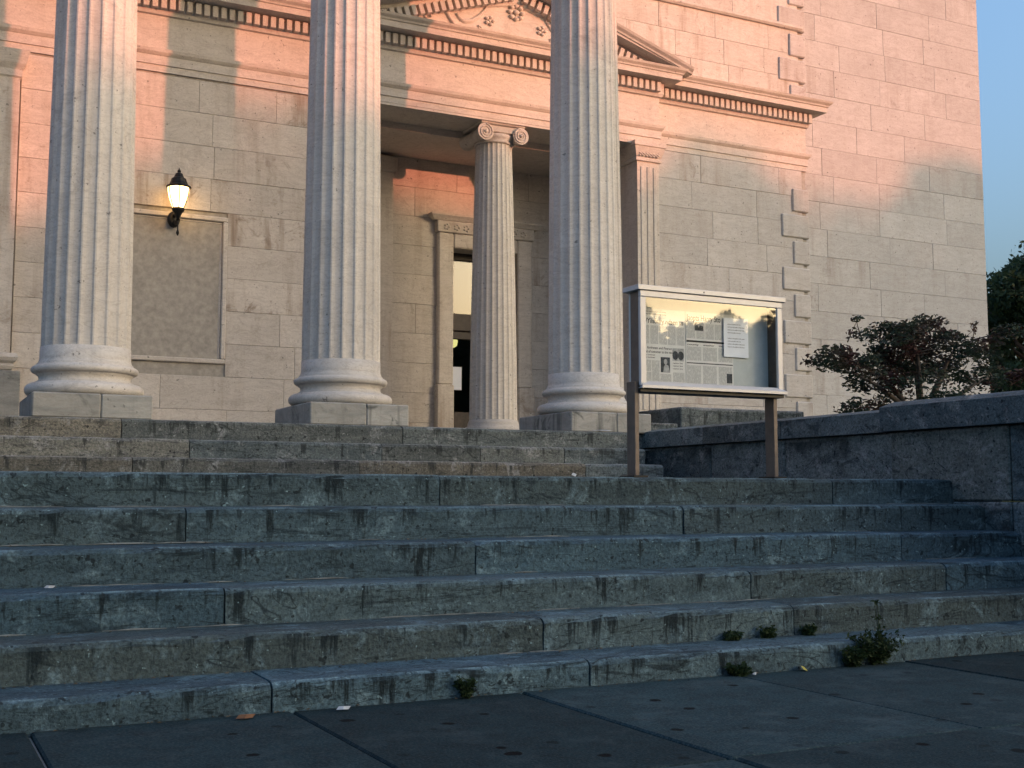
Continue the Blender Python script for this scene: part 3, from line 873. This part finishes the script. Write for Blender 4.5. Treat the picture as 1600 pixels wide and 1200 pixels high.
# ------------------------------------------------------------------ notice board
YN = 7.05
nb = tag(empty('notice_board', (5.2, YN+0.1, 1.03)), 'glazed aluminium notice case on two posts at the edge of the landing', 'notice board')
def N(o): return under(o, nb)
for xp in (4.545, 5.760):
    p = N(MB().cbox(xp, xp+0.035, YN+0.03, YN+0.135, 1.045, 1.70, 0.003).build('post', M['bronze']))
    under(MB().cbox(xp-0.04, xp+0.08, YN-0.01, YN+0.17, 1.031, 1.046, 0.003).build('foot_plate', M['iron']), p)
cx0, cx1, cz0, cz1 = 4.585, 5.815, 1.672, 2.338
N(MB().box(cx0+0.004, cx1-0.004, YN+0.14, YN+0.165, cz0, cz1).build('back_panel', M['cork']))
N(MB().box(cx0, cx0+0.012, YN+0.012, YN+0.138, cz0, cz1).build('case_side', M['bronze']))
N(MB().box(cx1-0.012, cx1, YN+0.012, YN+0.138, cz0, cz1).build('case_side', M['bronze']))
N(MB().box(cx0+0.013, cx1-0.013, YN+0.012, YN+0.138, cz0-0.001, cz0+0.012).build('case_floor', M['bronze']))
N(MB().cbox(cx0-0.035, cx1+0.04, YN-0.02, YN+0.19, cz1+0.004, cz1+0.04, 0.003).build('cap', M['alu']))
fwid = 0.042
N(MB().cbox(cx0-0.012, cx1+0.012, YN-0.008, YN+0.02, cz1-fwid, cz1+0.002, 0.004).build('frame_bar', M['alu']))
N(MB().cbox(cx0-0.012, cx0+fwid-0.004, YN-0.007, YN+0.02, cz0-0.005, cz1-fwid-0.001, 0.004).build('frame_bar', M['alu']))
N(MB().cbox(cx1-fwid+0.008, cx1+0.012, YN-0.007, YN+0.02, cz0-0.005, cz1-fwid-0.001, 0.004).build('frame_bar', M['alu']))
N(MB().add([(cx0-0.012, YN-0.03, cz0-0.02), (cx1+0.03, YN-0.03, cz0-0.02), (cx1+0.03, YN-0.03, cz0), (cx0-0.012, YN-0.03, cz0), (cx0+0.03, YN+0.01, cz0+0.03), (cx1-0.02, YN+0.01, cz0+0.03), (cx1+0.03, YN+0.02, cz0-0.02), (cx0-0.012, YN+0.02, cz0-0.02)],
         [(0, 1, 2, 3), (3, 2, 5, 4), (0, 7, 6, 1), (4, 5, 6, 7), (1, 6, 5, 2), (0, 3, 4, 7)]).build('frame_sill', M['alu']))
N(MB().box(cx0-0.01, cx1+0.02, YN+0.0, YN+0.165, cz0-0.045, cz0-0.021).build('bottom_rail', M['iron']))
N(MB().box(cx0+0.03, cx1-0.03, YN+0.004, YN+0.009, cz0+0.02, cz1-0.04).build('glass_pane', M['glass_board']))
N(MB().cbox(5.106, 5.114, YN-0.024, YN-0.019, cz1+0.016, cz1+0.026, 0.001).build('cap_screw', M['iron']))

# newspapers: sheet, text columns, headings and pictures
def newsprint_mat():
    t = NT('newsprint'); v = t.coord()
    return t.done(t.mix(t.ramp(t.noise(v, 9, 4, 0.6), 0.3, 0.7), (0.66, 0.65, 0.62), (0.74, 0.72, 0.68)), 0.95)
def textcol_mat():
    t = NT('printed_columns'); v = t.coord()
    wv = t.n('ShaderNodeTexWave', wave_type='BANDS', bands_direction='Z'); wv.inputs['Scale'].default_value = 62
    wv.inputs['Distortion'].default_value = 0.0
    t.l(v, wv.inputs['Vector'])
    ln = t.ramp(wv.outputs['Fac'], 0.4, 0.6)
    wd = t.ramp(t.noise(t.coord((160, 1, 50)), 1.0, 2, 0.5), 0.35, 0.5)
    k = t.math('MULTIPLY', t.math('MULTIPLY', ln, wd), 0.62)
    return t.done(t.mix(k, (0.64, 0.63, 0.60), (0.12, 0.12, 0.12)), 0.95)
M['news'] = newsprint_mat(); M['textcol'] = textcol_mat()
M['photo_dark'] = plain('printed_photo', (0.06, 0.065, 0.07), 0.9, var=0.5, scale=40)
M['photo_pale'] = plain('printed_photo_pale', (0.38, 0.38, 0.37), 0.9, var=0.3, scale=40)
_f, _p, _y = 1887.0, R(5.32), R(26.88)
_F = Vector((math.sin(_y)*math.cos(_p), math.cos(_y)*math.cos(_p), math.sin(_p))); _Rt = Vector((math.cos(_y), -math.sin(_y), 0)); _U = _Rt.cross(_F)
def text_obj(s, x, z, y, size, width=None, parent=None, mat='ink', shear=0.0):
    cu = bpy.data.curves.new('headline', 'FONT'); cu.body = s; cu.size = size; cu.shear = shear; cu.offset = size*0.012
    tmp = bpy.data.objects.new('tmp', cu); COL.objects.link(tmp)
    bpy.context.view_layer.update()
    me = bpy.data.meshes.new_from_object(tmp.evaluated_get(bpy.context.evaluated_depsgraph_get()))
    bpy.data.objects.remove(tmp, do_unlink=True)
    sx = 1.0
    if width and len(me.vertices):
        wd = max(v.co.x for v in me.vertices); sx = width/wd
    for v in me.vertices: v.co = Vector((x+v.co.x*sx, y, z+v.co.y))
    me.materials.clear()
    o = link('headline', me, M[mat])
    return under(o, parent)
YP = YN+0.135
def flat(name, x0, x1, z0, z1, mat, parent, lift=0.0):
    y = YP-lift
    return under(mesh_obj(name, [(x0, y, z0), (x1, y, z0), (x1, y, z1), (x0, y, z1)], [(0, 1, 2, 3)], M[mat]), parent)
def sheet(name, x0, x1, z0, z1, y, mat, label, cat, curl=0.004):
    n = 6; v = []; f = []
    for i in range(n+1):
        for j in range(2):
            v.append((x0+(x1-x0)*i/n, y-curl*(0 if 0 < i < n else 0.3), z0+(z1-z0)*j))
    for i in range(n): f.append((2*i, 2*i+2, 2*i+3, 2*i+1))
    return tag(mesh_obj(name, v, f, M[mat]), label, cat)
# left page
A0, A1, Z0, Z1 = 4.665, 5.050, 1.712, 2.240
pgA = sheet('newspaper_page', A0, A1, Z0, Z1, YP, 'news', 'newspaper page with two small pictures pinned at the left of the notice case', 'newspaper', 0)
wA = A1-A0
text_obj('C/Yilsbury ndaen us', A0+0.012, 2.135, YP-0.0008, 0.052, wA*0.93, pgA, shear=0.1)
for i, zz in enumerate((2.215, 2.197)):
    text_obj('the morning news and county', A0+0.05, zz, YP-0.0008, 0.014, 0.17, pgA)
for i in range(5): flat('text_column', A0+0.008+i*0.0755, A0+0.076+i*0.0755, 1.985, 2.12, 'textcol', pgA, 0.0006)
text_obj('No, forthwest end Finance', A0+0.012, 1.950, YP-0.0008, 0.026, 0.255, pgA, shear=0.15)
text_obj('social of customer to the new', A0+0.012, 1.922, YP-0.0008, 0.026, 0.265, pgA)
for i in range(2): text_obj('a story continued', A0+0.012, 1.902-i*0.018, YP-0.0008, 0.015, 0.11, pgA)
for a in ((0.012, 0.09, 1.79, 1.868), (0.095, 0.16, 1.72, 1.868), (0.012, 0.09, 1.72, 1.785), (0.165, 0.26, 1.72, 1.775), (0.275, 0.375, 1.72, 1.79)):
    flat('text_column', A0+a[0], A0+a[1], a[2], a[3], 'textcol', pgA, 0.0006)
ph = flat('printed_photograph', A0+0.170, A0+0.250, 1.785, 1.895, 'photo_dark', pgA, 0.0008)
mbp = MB(); npt = 20
mbp.add([(A0+0.212+0.016*math.cos(2*math.pi*i/npt), YP-0.0012, 1.862+0.02*math.sin(2*math.pi*i/npt)) for i in range(npt)], [tuple(range(npt))])
mbp.add([(A0+0.19, YP-0.0012, 1.786), (A0+0.249, YP-0.0012, 1.786), (A0+0.236, YP-0.0012, 1.835), (A0+0.212, YP-0.0012, 1.845), (A0+0.198, YP-0.0012, 1.83)], [(0, 1, 2, 3, 4)])
under(mbp.build('photo_figure', M['photo_pale']), ph)
ph2 = flat('printed_photograph', A0+0.272, A0+0.372, 1.872, 1.965, 'photo_pale', pgA, 0.0008)
mbp = MB()
for cxx in (0.297, 0.345):
    mbp.add([(A0+cxx+0.026*math.cos(2*math.pi*i/npt), YP-0.0012, 1.912+0.032*math.sin(2*math.pi*i/npt)) for i in range(npt)], [tuple(range(npt))])
under(mbp.build('photo_figure', M['photo_dark']), ph2)
for i in range(3): text_obj('caption line', A0+0.275, 1.852-i*0.02, YP-0.0008, 0.014, 0.085, pgA)
# right page
B0, B1 = 5.056, 5.478
pgB = sheet('newspaper_page', B0, B1, Z0-0.01, Z1, YP+0.0005, 'news', 'newspaper page with large masthead pinned in the middle of the notice case', 'newspaper', 0)
text_obj('Jaopts Harry Sto', B0+0.01, 2.178, YP-0.0008, 0.06, 0.30, pgB)
for i in range(5): flat('text_column', B0+0.008+i*0.083, B0+0.083+i*0.083, 2.045, 2.16, 'textcol', pgB, 0.0006)
ph3 = flat('printed_photograph', B0+0.078, B0+0.155, 2.105, 2.168, 'photo_dark', pgB, 0.0010)
under(mesh_obj('photo_figure', [(B0+0.08, YP-0.0014, 2.135), (B0+0.1, YP-0.0014, 2.166), (B0+0.153, YP-0.0014, 2.166), (B0+0.153, YP-0.0014, 2.14), (B0+0.125, YP-0.0014, 2.145), (B0+0.115, YP-0.0014, 2.13), (B0+0.1, YP-0.0014, 2.15)], [(0, 6, 1), (1, 6, 5, 4), (1, 4, 3, 2)], M['photo_pale']), ph3)
flat('rule', B0+0.005, B1-0.005, 2.018, 2.032, 'ink', pgB, 0.0008)
for i in range(3): text_obj(('county', 'weather', 'the town')[i], B0+0.012+i*0.14, 1.995, YP-0.0008, 0.02, 0.10, pgB)
for i in range(3): flat('text_column', B0+0.008+i*0.14, B0+0.135+i*0.14, 1.885, 1.985, 'textcol', pgB, 0.0006)
flat('rule', B0+0.005, B1-0.005, 1.862, 1.869, 'ink', pgB, 0.0008)
for i in range(3): flat('text_column', B0+0.008+i*0.14, B0+0.13+i*0.14, 1.715, 1.85, 'textcol', pgB, 0.0006)
flat('printed_photograph', B0+0.36, B0+0.41, 1.73, 1.80, 'photo_dark', pgB, 0.0008)
# loose typed notice hanging in front
nt = sheet('typed_notice', 5.385, 5.610, 1.925, 2.215, YP-0.012, 'paper', 'white typed sheet hanging over the edge of the right newspaper page', 'notice', 0.006)
for i in range(9):
    if i == 4: continue
    text_obj('notice to the public of this town', 5.42, 2.165-i*0.021, YP-0.0135, 0.012, 0.155 if i % 3 else 0.12, nt)

# ------------------------------------------------------------------ foliage helpers
def leaf_mat(name, c1, c2, c3=None, trans=0.25):
    t = NT(name)
    tc = t.coord()
    geo = t.n('ShaderNodeNewGeometry')
    c = t.mix(geo.outputs['Random Per Island'], c1, c2)
    if c3:
        k = t.ramp(t.noise(tc, 1.6, 3, 0.6), 0.45, 0.6)
        c = t.mix(t.math('MULTIPLY', k, 0.9), c, c3)
    t.done(c, 0.7, spec=0.2)
    tl = t.n('ShaderNodeBsdfTranslucent'); t.l(c, tl.inputs[0])
    mx = t.n('ShaderNodeMixShader'); mx.inputs[0].default_value = trans
    out = [n for n in t.t.nodes if n.bl_idname == 'ShaderNodeOutputMaterial'][0]
    t.l(t.b.outputs[0], mx.inputs[1]); t.l(tl.outputs[0], mx.inputs[2]); t.l(mx.outputs[0], out.inputs['Surface'])
    return t.m
M['leaf_dark'] = leaf_mat('dark_leaves', (0.025, 0.045, 0.022), (0.05, 0.075, 0.03))
M['leaf_street'] = plain('street_leaves', (0.045, 0.06, 0.03), 0.8)
M['leaf_red'] = leaf_mat('reddish_leaves', (0.02, 0.04, 0.028), (0.04, 0.055, 0.035), (0.062, 0.026, 0.024))
M['leaf_weed'] = leaf_mat('weed_leaves', (0.012, 0.026, 0.010), (0.028, 0.045, 0.014))

def leaf_cloud(centers, radii, per, size, r, flatten=1.0, shell=0.35):
    """leaf-sized rhombs scattered through clump volumes -> verts, faces"""
    V = []; n_tot = 0
    for (c, rad, k) in zip(centers, radii, per):
        d = r.normal(size=(k, 3)); d /= np.linalg.norm(d, axis=1)[:, None]
        rr_ = (shell + (1-shell)*r.random(k)**0.6)
        p = np.asarray(c) + d*rr_[:, None]*np.asarray(rad)
        a = r.normal(size=(k, 3)); a[:, 2] *= flatten; a /= np.linalg.norm(a, axis=1)[:, None]
        b = np.cross(a, r.normal(size=(k, 3))); b /= np.linalg.norm(b, axis=1)[:, None]
        s = size*(0.6+0.8*r.random(k))[:, None]
        V.append(np.stack([p-a*s, p+b*s*0.42, p+a*s, p-b*s*0.42], axis=1).reshape(-1, 3)); n_tot += k
    V = np.concatenate(V)
    F = np.arange(n_tot*4).reshape(-1, 4)
    return V, F
def np_obj(name, V, F, mat, parent=None):
    me = bpy.data.meshes.new(name)
    me.vertices.add(len(V)); me.vertices.foreach_set('co', V.astype(np.float32).ravel())
    me.loops.add(F.size); me.loops.foreach_set('vertex_index', F.astype(np.int32).ravel())
    me.polygons.add(len(F)); me.polygons.foreach_set('loop_start', np.arange(0, F.size, 4, dtype=np.int32))
    try: me.polygons.foreach_set('loop_total', np.full(len(F), 4, dtype=np.int32))
    except Exception: pass
    me.update(calc_edges=True)
    return link(name, me, mat, parent)

def limb_path(p0, p1, n, wob, r):
    p0 = np.array(p0, float); p1 = np.array(p1, float)
    pts = [p0 + (p1-p0)*i/n + (r.normal(size=3)*wob if 0 < i < n else 0) for i in range(n+1)]
    return [tuple(p) for p in pts]

def tree_mesh(seed, height, rad, trunk_h, n_clump, per, leaf, base_r=0.28):
    r = np.random.default_rng(seed)
    tr = MB(); crown_h = height-trunk_h; cz = trunk_h+crown_h*0.5
    tr.tube([(0, 0, -0.3), (0.03, 0, trunk_h*0.5), (0, 0.05, trunk_h), (0.1, 0, cz), (0.05, 0.1, height*0.88)], [base_r*1.3, base_r, base_r*0.85, base_r*0.5, 0.04], 9)
    C = []; Rd = []; K = []
    for i in range(n_clump):
        while True:
            d = r.uniform(-1, 1, 3)
            if np.linalg.norm(d) < 1: break
        d = d/np.linalg.norm(d)*np.linalg.norm(d)**0.5
        taper = 1.0-0.35*max(0, d[2])
        c = np.array([d[0]*rad*0.82*taper, d[1]*rad*0.82*taper, cz+d[2]*crown_h*0.43])
        s = r.uniform(0.16, 0.30)*rad
        C.append(c); Rd.append((s*1.15, s*1.15, s*0.85)); K.append(int(per*r.uniform(0.7, 1.3)))
        if i % 3 == 0:
            st = (0.02, 0.02, r.uniform(trunk_h*0.9, min(cz, c[2])))
            tr.tube(limb_path(st, c, 4, 0.12, r), [base_r*0.4, base_r*0.3, base_r*0.22, base_r*0.14, 0.02], 6)
    V, F = leaf_cloud(C, Rd, K, leaf, r)
    return tr, V, F

def place_tree(name, seed, loc, height, rad, trunk_h, n_clump, per, leaf, mat, label, group=None, rot=0.0):
    tr, V, F = tree_mesh(seed, height, rad, trunk_h, n_clump, per, leaf)
    e = tag(empty(name, loc), label, 'tree', group); e.rotation_euler.z = rot
    tr.build('trunk', M['bark'], e, smooth=True)
    np_obj('crown', V, F, M[mat], e)
    return e

# large tree behind the wing at the right edge
place_tree('broadleaf_tree', 41, (33.6, 27.0, 1.2), 8.6, 3.3, 1.8, 80, 420, 0.10, 'leaf_dark', 'tall dark leafy tree behind the building at the right edge')

# small red-leaved ornamental tree behind the parapet: spreading layered crown on several stems
e = tag(empty('ornamental_tree', (10.55, 10.3, 1.30)), 'low spreading reddish ornamental tree behind the parapet wall', 'tree')
r = np.random.default_rng(5)
tr = MB(); C = []; Rd = []; K = []
tr.tube([(0, 0, -0.05), (0.02, 0, 0.25), (0.0, 0.02, 0.42)], [0.08, 0.065, 0.06], 8)
stems = [(-0.85, 0.1, 1.15), (-0.42, -0.3, 1.38), (0.02, 0.15, 1.5), (0.38, -0.2, 1.36), (0.75, 0.2, 1.2), (1.15, -0.05, 1.05), (-1.15, -0.15, 0.95)]
for sx, sy, sz in stems:
    mid = (sx*0.35, sy*0.4, 0.42+(sz-0.42)*0.45)
    pth = [(sx*0.05, sy*0.05, 0.32), mid, (sx*0.7, sy*0.8, 0.42+(sz-0.42)*0.8), (sx, sy, sz)]
    tr.tube(pth, [0.042, 0.032, 0.022, 0.01], 7)
    for q in range(5):
        t = r.uniform(0.4, 1.0)
        b = np.array(mid)*(1-t)+np.array((sx, sy, sz))*t
        tip = b + np.array([r.uniform(-0.5, 0.5), r.uniform(-0.45, 0.45), r.uniform(0.02, 0.30)])
        tr.tube(limb_path(b, tip, 3, 0.03, r), [0.012, 0.009, 0.006, 0.003], 5)
        C.append(tip); Rd.append((r.uniform(0.16, 0.30), r.uniform(0.16, 0.28), r.uniform(0.06, 0.12))); K.append(int(r.uniform(90, 150)))
        C.append(b*0.3+tip*0.7+np.array([0, 0, -0.05])); Rd.append((0.2, 0.2, 0.09)); K.append(60)
for i in range(22):   # skirt of drooping sprays and upright tips
    a = r.uniform(0, 2*math.pi); rr_ = r.uniform(0.5, 1.35)
    p = np.array([rr_*math.cos(a), 0.7*rr_*math.sin(a), r.uniform(0.45, 1.0)])
    C.append(p); Rd.append((0.2, 0.2, 0.12)); K.append(70)
for i in range(12):
    p = np.array([r.uniform(-1.1, 1.2), r.uniform(-0.4, 0.4), 1.38])
    tip = p+np.array([r.uniform(-0.2, 0.2), r.uniform(-0.1, 0.1), r.uniform(0.2, 0.42)])
    tr.tube([p, (p+tip)/2+r.normal(size=3)*0.02, tip], [0.008, 0.006, 0.003], 5)
    C.append(tip); Rd.append((0.06, 0.06, 0.05)); K.append(12)
V, F = leaf_cloud(C, Rd, [int(k*1.7) for k in K], 0.029, r, 0.5, 0.1)
tr.build('trunk', M['bark'], e, smooth=True)
np_obj('crown', V, F, M['leaf_red'], e)

# trees across the street: they shade the lower facade and mirror in the glass
eu = Vector((math.cos(AZ), math.sin(AZ), 0)); es = Vector((math.sin(AZ), -math.cos(AZ), 0))
rowA = [(-14, 13.0), (-8, 12.8), (-2, 13.4), (3.6, 11.9), (8.7, 12.1), (13.8, 13.7), (19.0, 13.6), (24.2, 13.9), (29.6, 15.0), (35, 14.0), (41, 14.0)]
ords = ['first', 'second', 'third', 'fourth', 'fifth', 'sixth', 'seventh', 'eighth', 'ninth', 'tenth', 'eleventh']
for i, (u, hh) in enumerate(rowA):
    p = eu*u + es*(58+random.uniform(-1, 1))
    place_tree('street_tree', 100+i, (p.x, p.y, -0.1), hh, 3.9, 2.4, 110, 120, 0.26, 'leaf_street', f'street tree across the road behind the viewer, {ords[i]} of its front row from the left', 'trees across the road', random.uniform(0, 6))
rowB = [(-11, 13.0), (-5, 13.0), (0.8, 12.4), (6.2, 12.5), (11.2, 13.4), (16.4, 14.3), (21.6, 14.3), (27.0, 14.5), (32.5, 15.0)]
for i, (u, hh) in enumerate(rowB):
    p = eu*u + es*(67+random.uniform(-1, 1))
    place_tree('street_tree', 130+i, (p.x, p.y, -0.1), hh, 3.9, 1.8, 90, 100, 0.32, 'leaf_street', f'street tree across the road behind the viewer, {ords[i]} of its back row from the left', 'trees across the road', random.uniform(0, 6))

# ------------------------------------------------------------------ weeds and litter
def weed(loc, h, n, spread, label, seed, bushy=0):
    r = np.random.default_rng(seed)
    e = tag(empty('weed', loc), label, 'weed')
    st = MB(); C = []; Rd = []; K = []
    for i in range(n):
        a = r.uniform(0, 2*math.pi); l = h*r.uniform(0.5, 1.0)
        tip = (math.cos(a)*spread*r.uniform(0.3, 1), math.sin(a)*spread*0.5*r.uniform(0.2, 1)-0.01, l)
        st.tube([(0, 0, 0), (tip[0]*0.35, tip[1]*0.35, l*0.6), tip], [0.0035, 0.0025, 0.001], 4)
        for q in range(4):
            t = 0.25+0.75*q/3
            C.append((tip[0]*t, tip[1]*t, l*t)); Rd.append((0.022+bushy, 0.022+bushy, 0.018+bushy)); K.append(14 if bushy else 7)
    V, F = leaf_cloud(C, Rd, K, 0.014, r, 0.8, 0.1)
    st.build('stems', M['leaf_weed'], e); np_obj('leaves', V, F, M['leaf_weed'], e)
    return e
weed((4.75, 5.03, 0), 0.15, 22, 0.16, 'bushy weed growing at the foot of the bottom step on the right', 61, 0.018)
weed((4.58, 5.03, 0), 0.10, 12, 0.10, 'low weed left of the bushy weed at the foot of the steps', 62, 0.015)
weed((4.79, 5.035, 0), 0.33, 3, 0.06, 'thin tall weed stalk rising above the bushy weed', 63)
weed((3.83, 5.03, 0), 0.05, 10, 0.07, 'small grass tuft where a pavement joint meets the bottom step', 64, 0.006)
weed((4.05, 5.37, 0.125), 0.04, 7, 0.045, 'small weed with dark leaf on the first tread below a step joint', 65, 0.01)
weed((4.30, 5.37, 0.125), 0.05, 7, 0.055, 'weed tuft in the corner of the first tread, left of the riser joint', 66, 0.01)
weed((4.58, 5.37, 0.125), 0.055, 6, 0.05, 'weed tuft in the corner of the first tread, right of the riser joint', 67, 0.01)
weed((2.32, 5.03, 0), 0.09, 5, 0.05, 'thin green weed at the foot of the steps near the centre', 68, 0.004)
M['scrap'] = plain('grubby_paper', (0.34, 0.36, 0.38), 0.9, var=0.3)
M['leaf_orange'] = plain('dry_leaf', (0.12, 0.055, 0.022), 0.8, var=0.4)
M['leaf_yellow'] = plain('yellow_leaf', (0.32, 0.27, 0.05), 0.8)
def litter(name, loc, w, d, mat, label, cat, rot=0.3, tilt=0.25):
    v = [(-w/2, 0, 0.002), (-w*0.2, -d/2, 0.008), (w*0.25, -d*0.4, 0.004), (w/2, 0, 0.012), (w*0.2, d/2, 0.006), (-w*0.25, d*0.4, 0.010), (0, 0, 0.014)]
    f = [(0, 1, 6), (1, 2, 6), (2, 3, 6), (3, 4, 6), (4, 5, 6), (5, 0, 6)]
    o = mesh_obj(name, v, f, M[mat]); o.location = loc; o.rotation_euler = (tilt, 0, rot)
    return tag(o, label, cat)
litter('paper_scrap', (0.652, 6.06, 0.475), 0.05, 0.02, 'scrap', 'small white paper scrap on the third tread at the far left', 'litter', 0.0, 0.6)
litter('paper_scrap', (6.55, 10.84, 1.58), 0.26, 0.08, 'scrap', 'flat pale paper lying on the landing edge below the third column', 'litter', 0.0, 0.05)
litter('crumpled_wrapper', (3.88, 6.78, 1.036), 0.05, 0.03, 'scrap', 'tiny crumpled wrapper on the landing left of the notice board', 'litter', 0.5, 0.9)
litter('dry_leaf', (1.30, 4.96, 0.004), 0.09, 0.04, 'leaf_orange', 'curled orange dry leaf at the foot of the steps on the left', 'leaf')
litter('yellow_leaf', (4.24, 5.02, 0.006), 0.07, 0.05, 'leaf_yellow', 'yellow leaf lying at the foot of the steps left of the weeds', 'leaf', 1.0, 0.6)
litter('paper_scrap', (1.72, 4.97, 0.004), 0.07, 0.03, 'scrap', 'crumpled pale scrap at the foot of the steps, left of centre', 'litter', 0.2, 0.3)
litter('paper_scrap', (3.90, 4.99, 0.004), 0.025, 0.02, 'scrap', 'tiny white scrap beside the grass tuft on the pavement joint', 'litter', 0.2, 0.6)

# grit, leaf crumbs and soil gathered where treads meet risers
r = np.random.default_rng(77)
gv = []; gf = []
for i in range(420):
    k = int(r.choice([0, 0, 1, 1, 2, 3, 4]))
    x = r.uniform(-0.3, 6.6); y = YS[k+1] - abs(r.normal(0, 0.02)) - 0.008; z0 = ZS[k] + 0.002
    s_ = r.uniform(0.003, 0.011); b = len(gv)
    a = r.uniform(0, 6.28)
    gv += [(x+s_*1.5*math.cos(a), y+s_*0.7*math.sin(a), z0), (x-s_*0.7*math.sin(a), y+s_*0.6*math.cos(a), z0), (x-s_*math.cos(a), y-s_*0.7*math.sin(a), z0), (x+s_*0.4*math.sin(a), y-s_*0.6*math.cos(a), z0+s_*0.7)]
    gf += [(b, b+1, b+3), (b+1, b+2, b+3), (b+2, b, b+3), (b, b+2, b+1)]
M['grit'] = plain('grit', (0.07, 0.06, 0.045), 0.95, var=0.8, scale=3)
tag(mesh_obj('grit', gv, gf, M['grit']), 'loose grit and leaf crumbs along the feet of the steps', 'grit', kind='stuff')
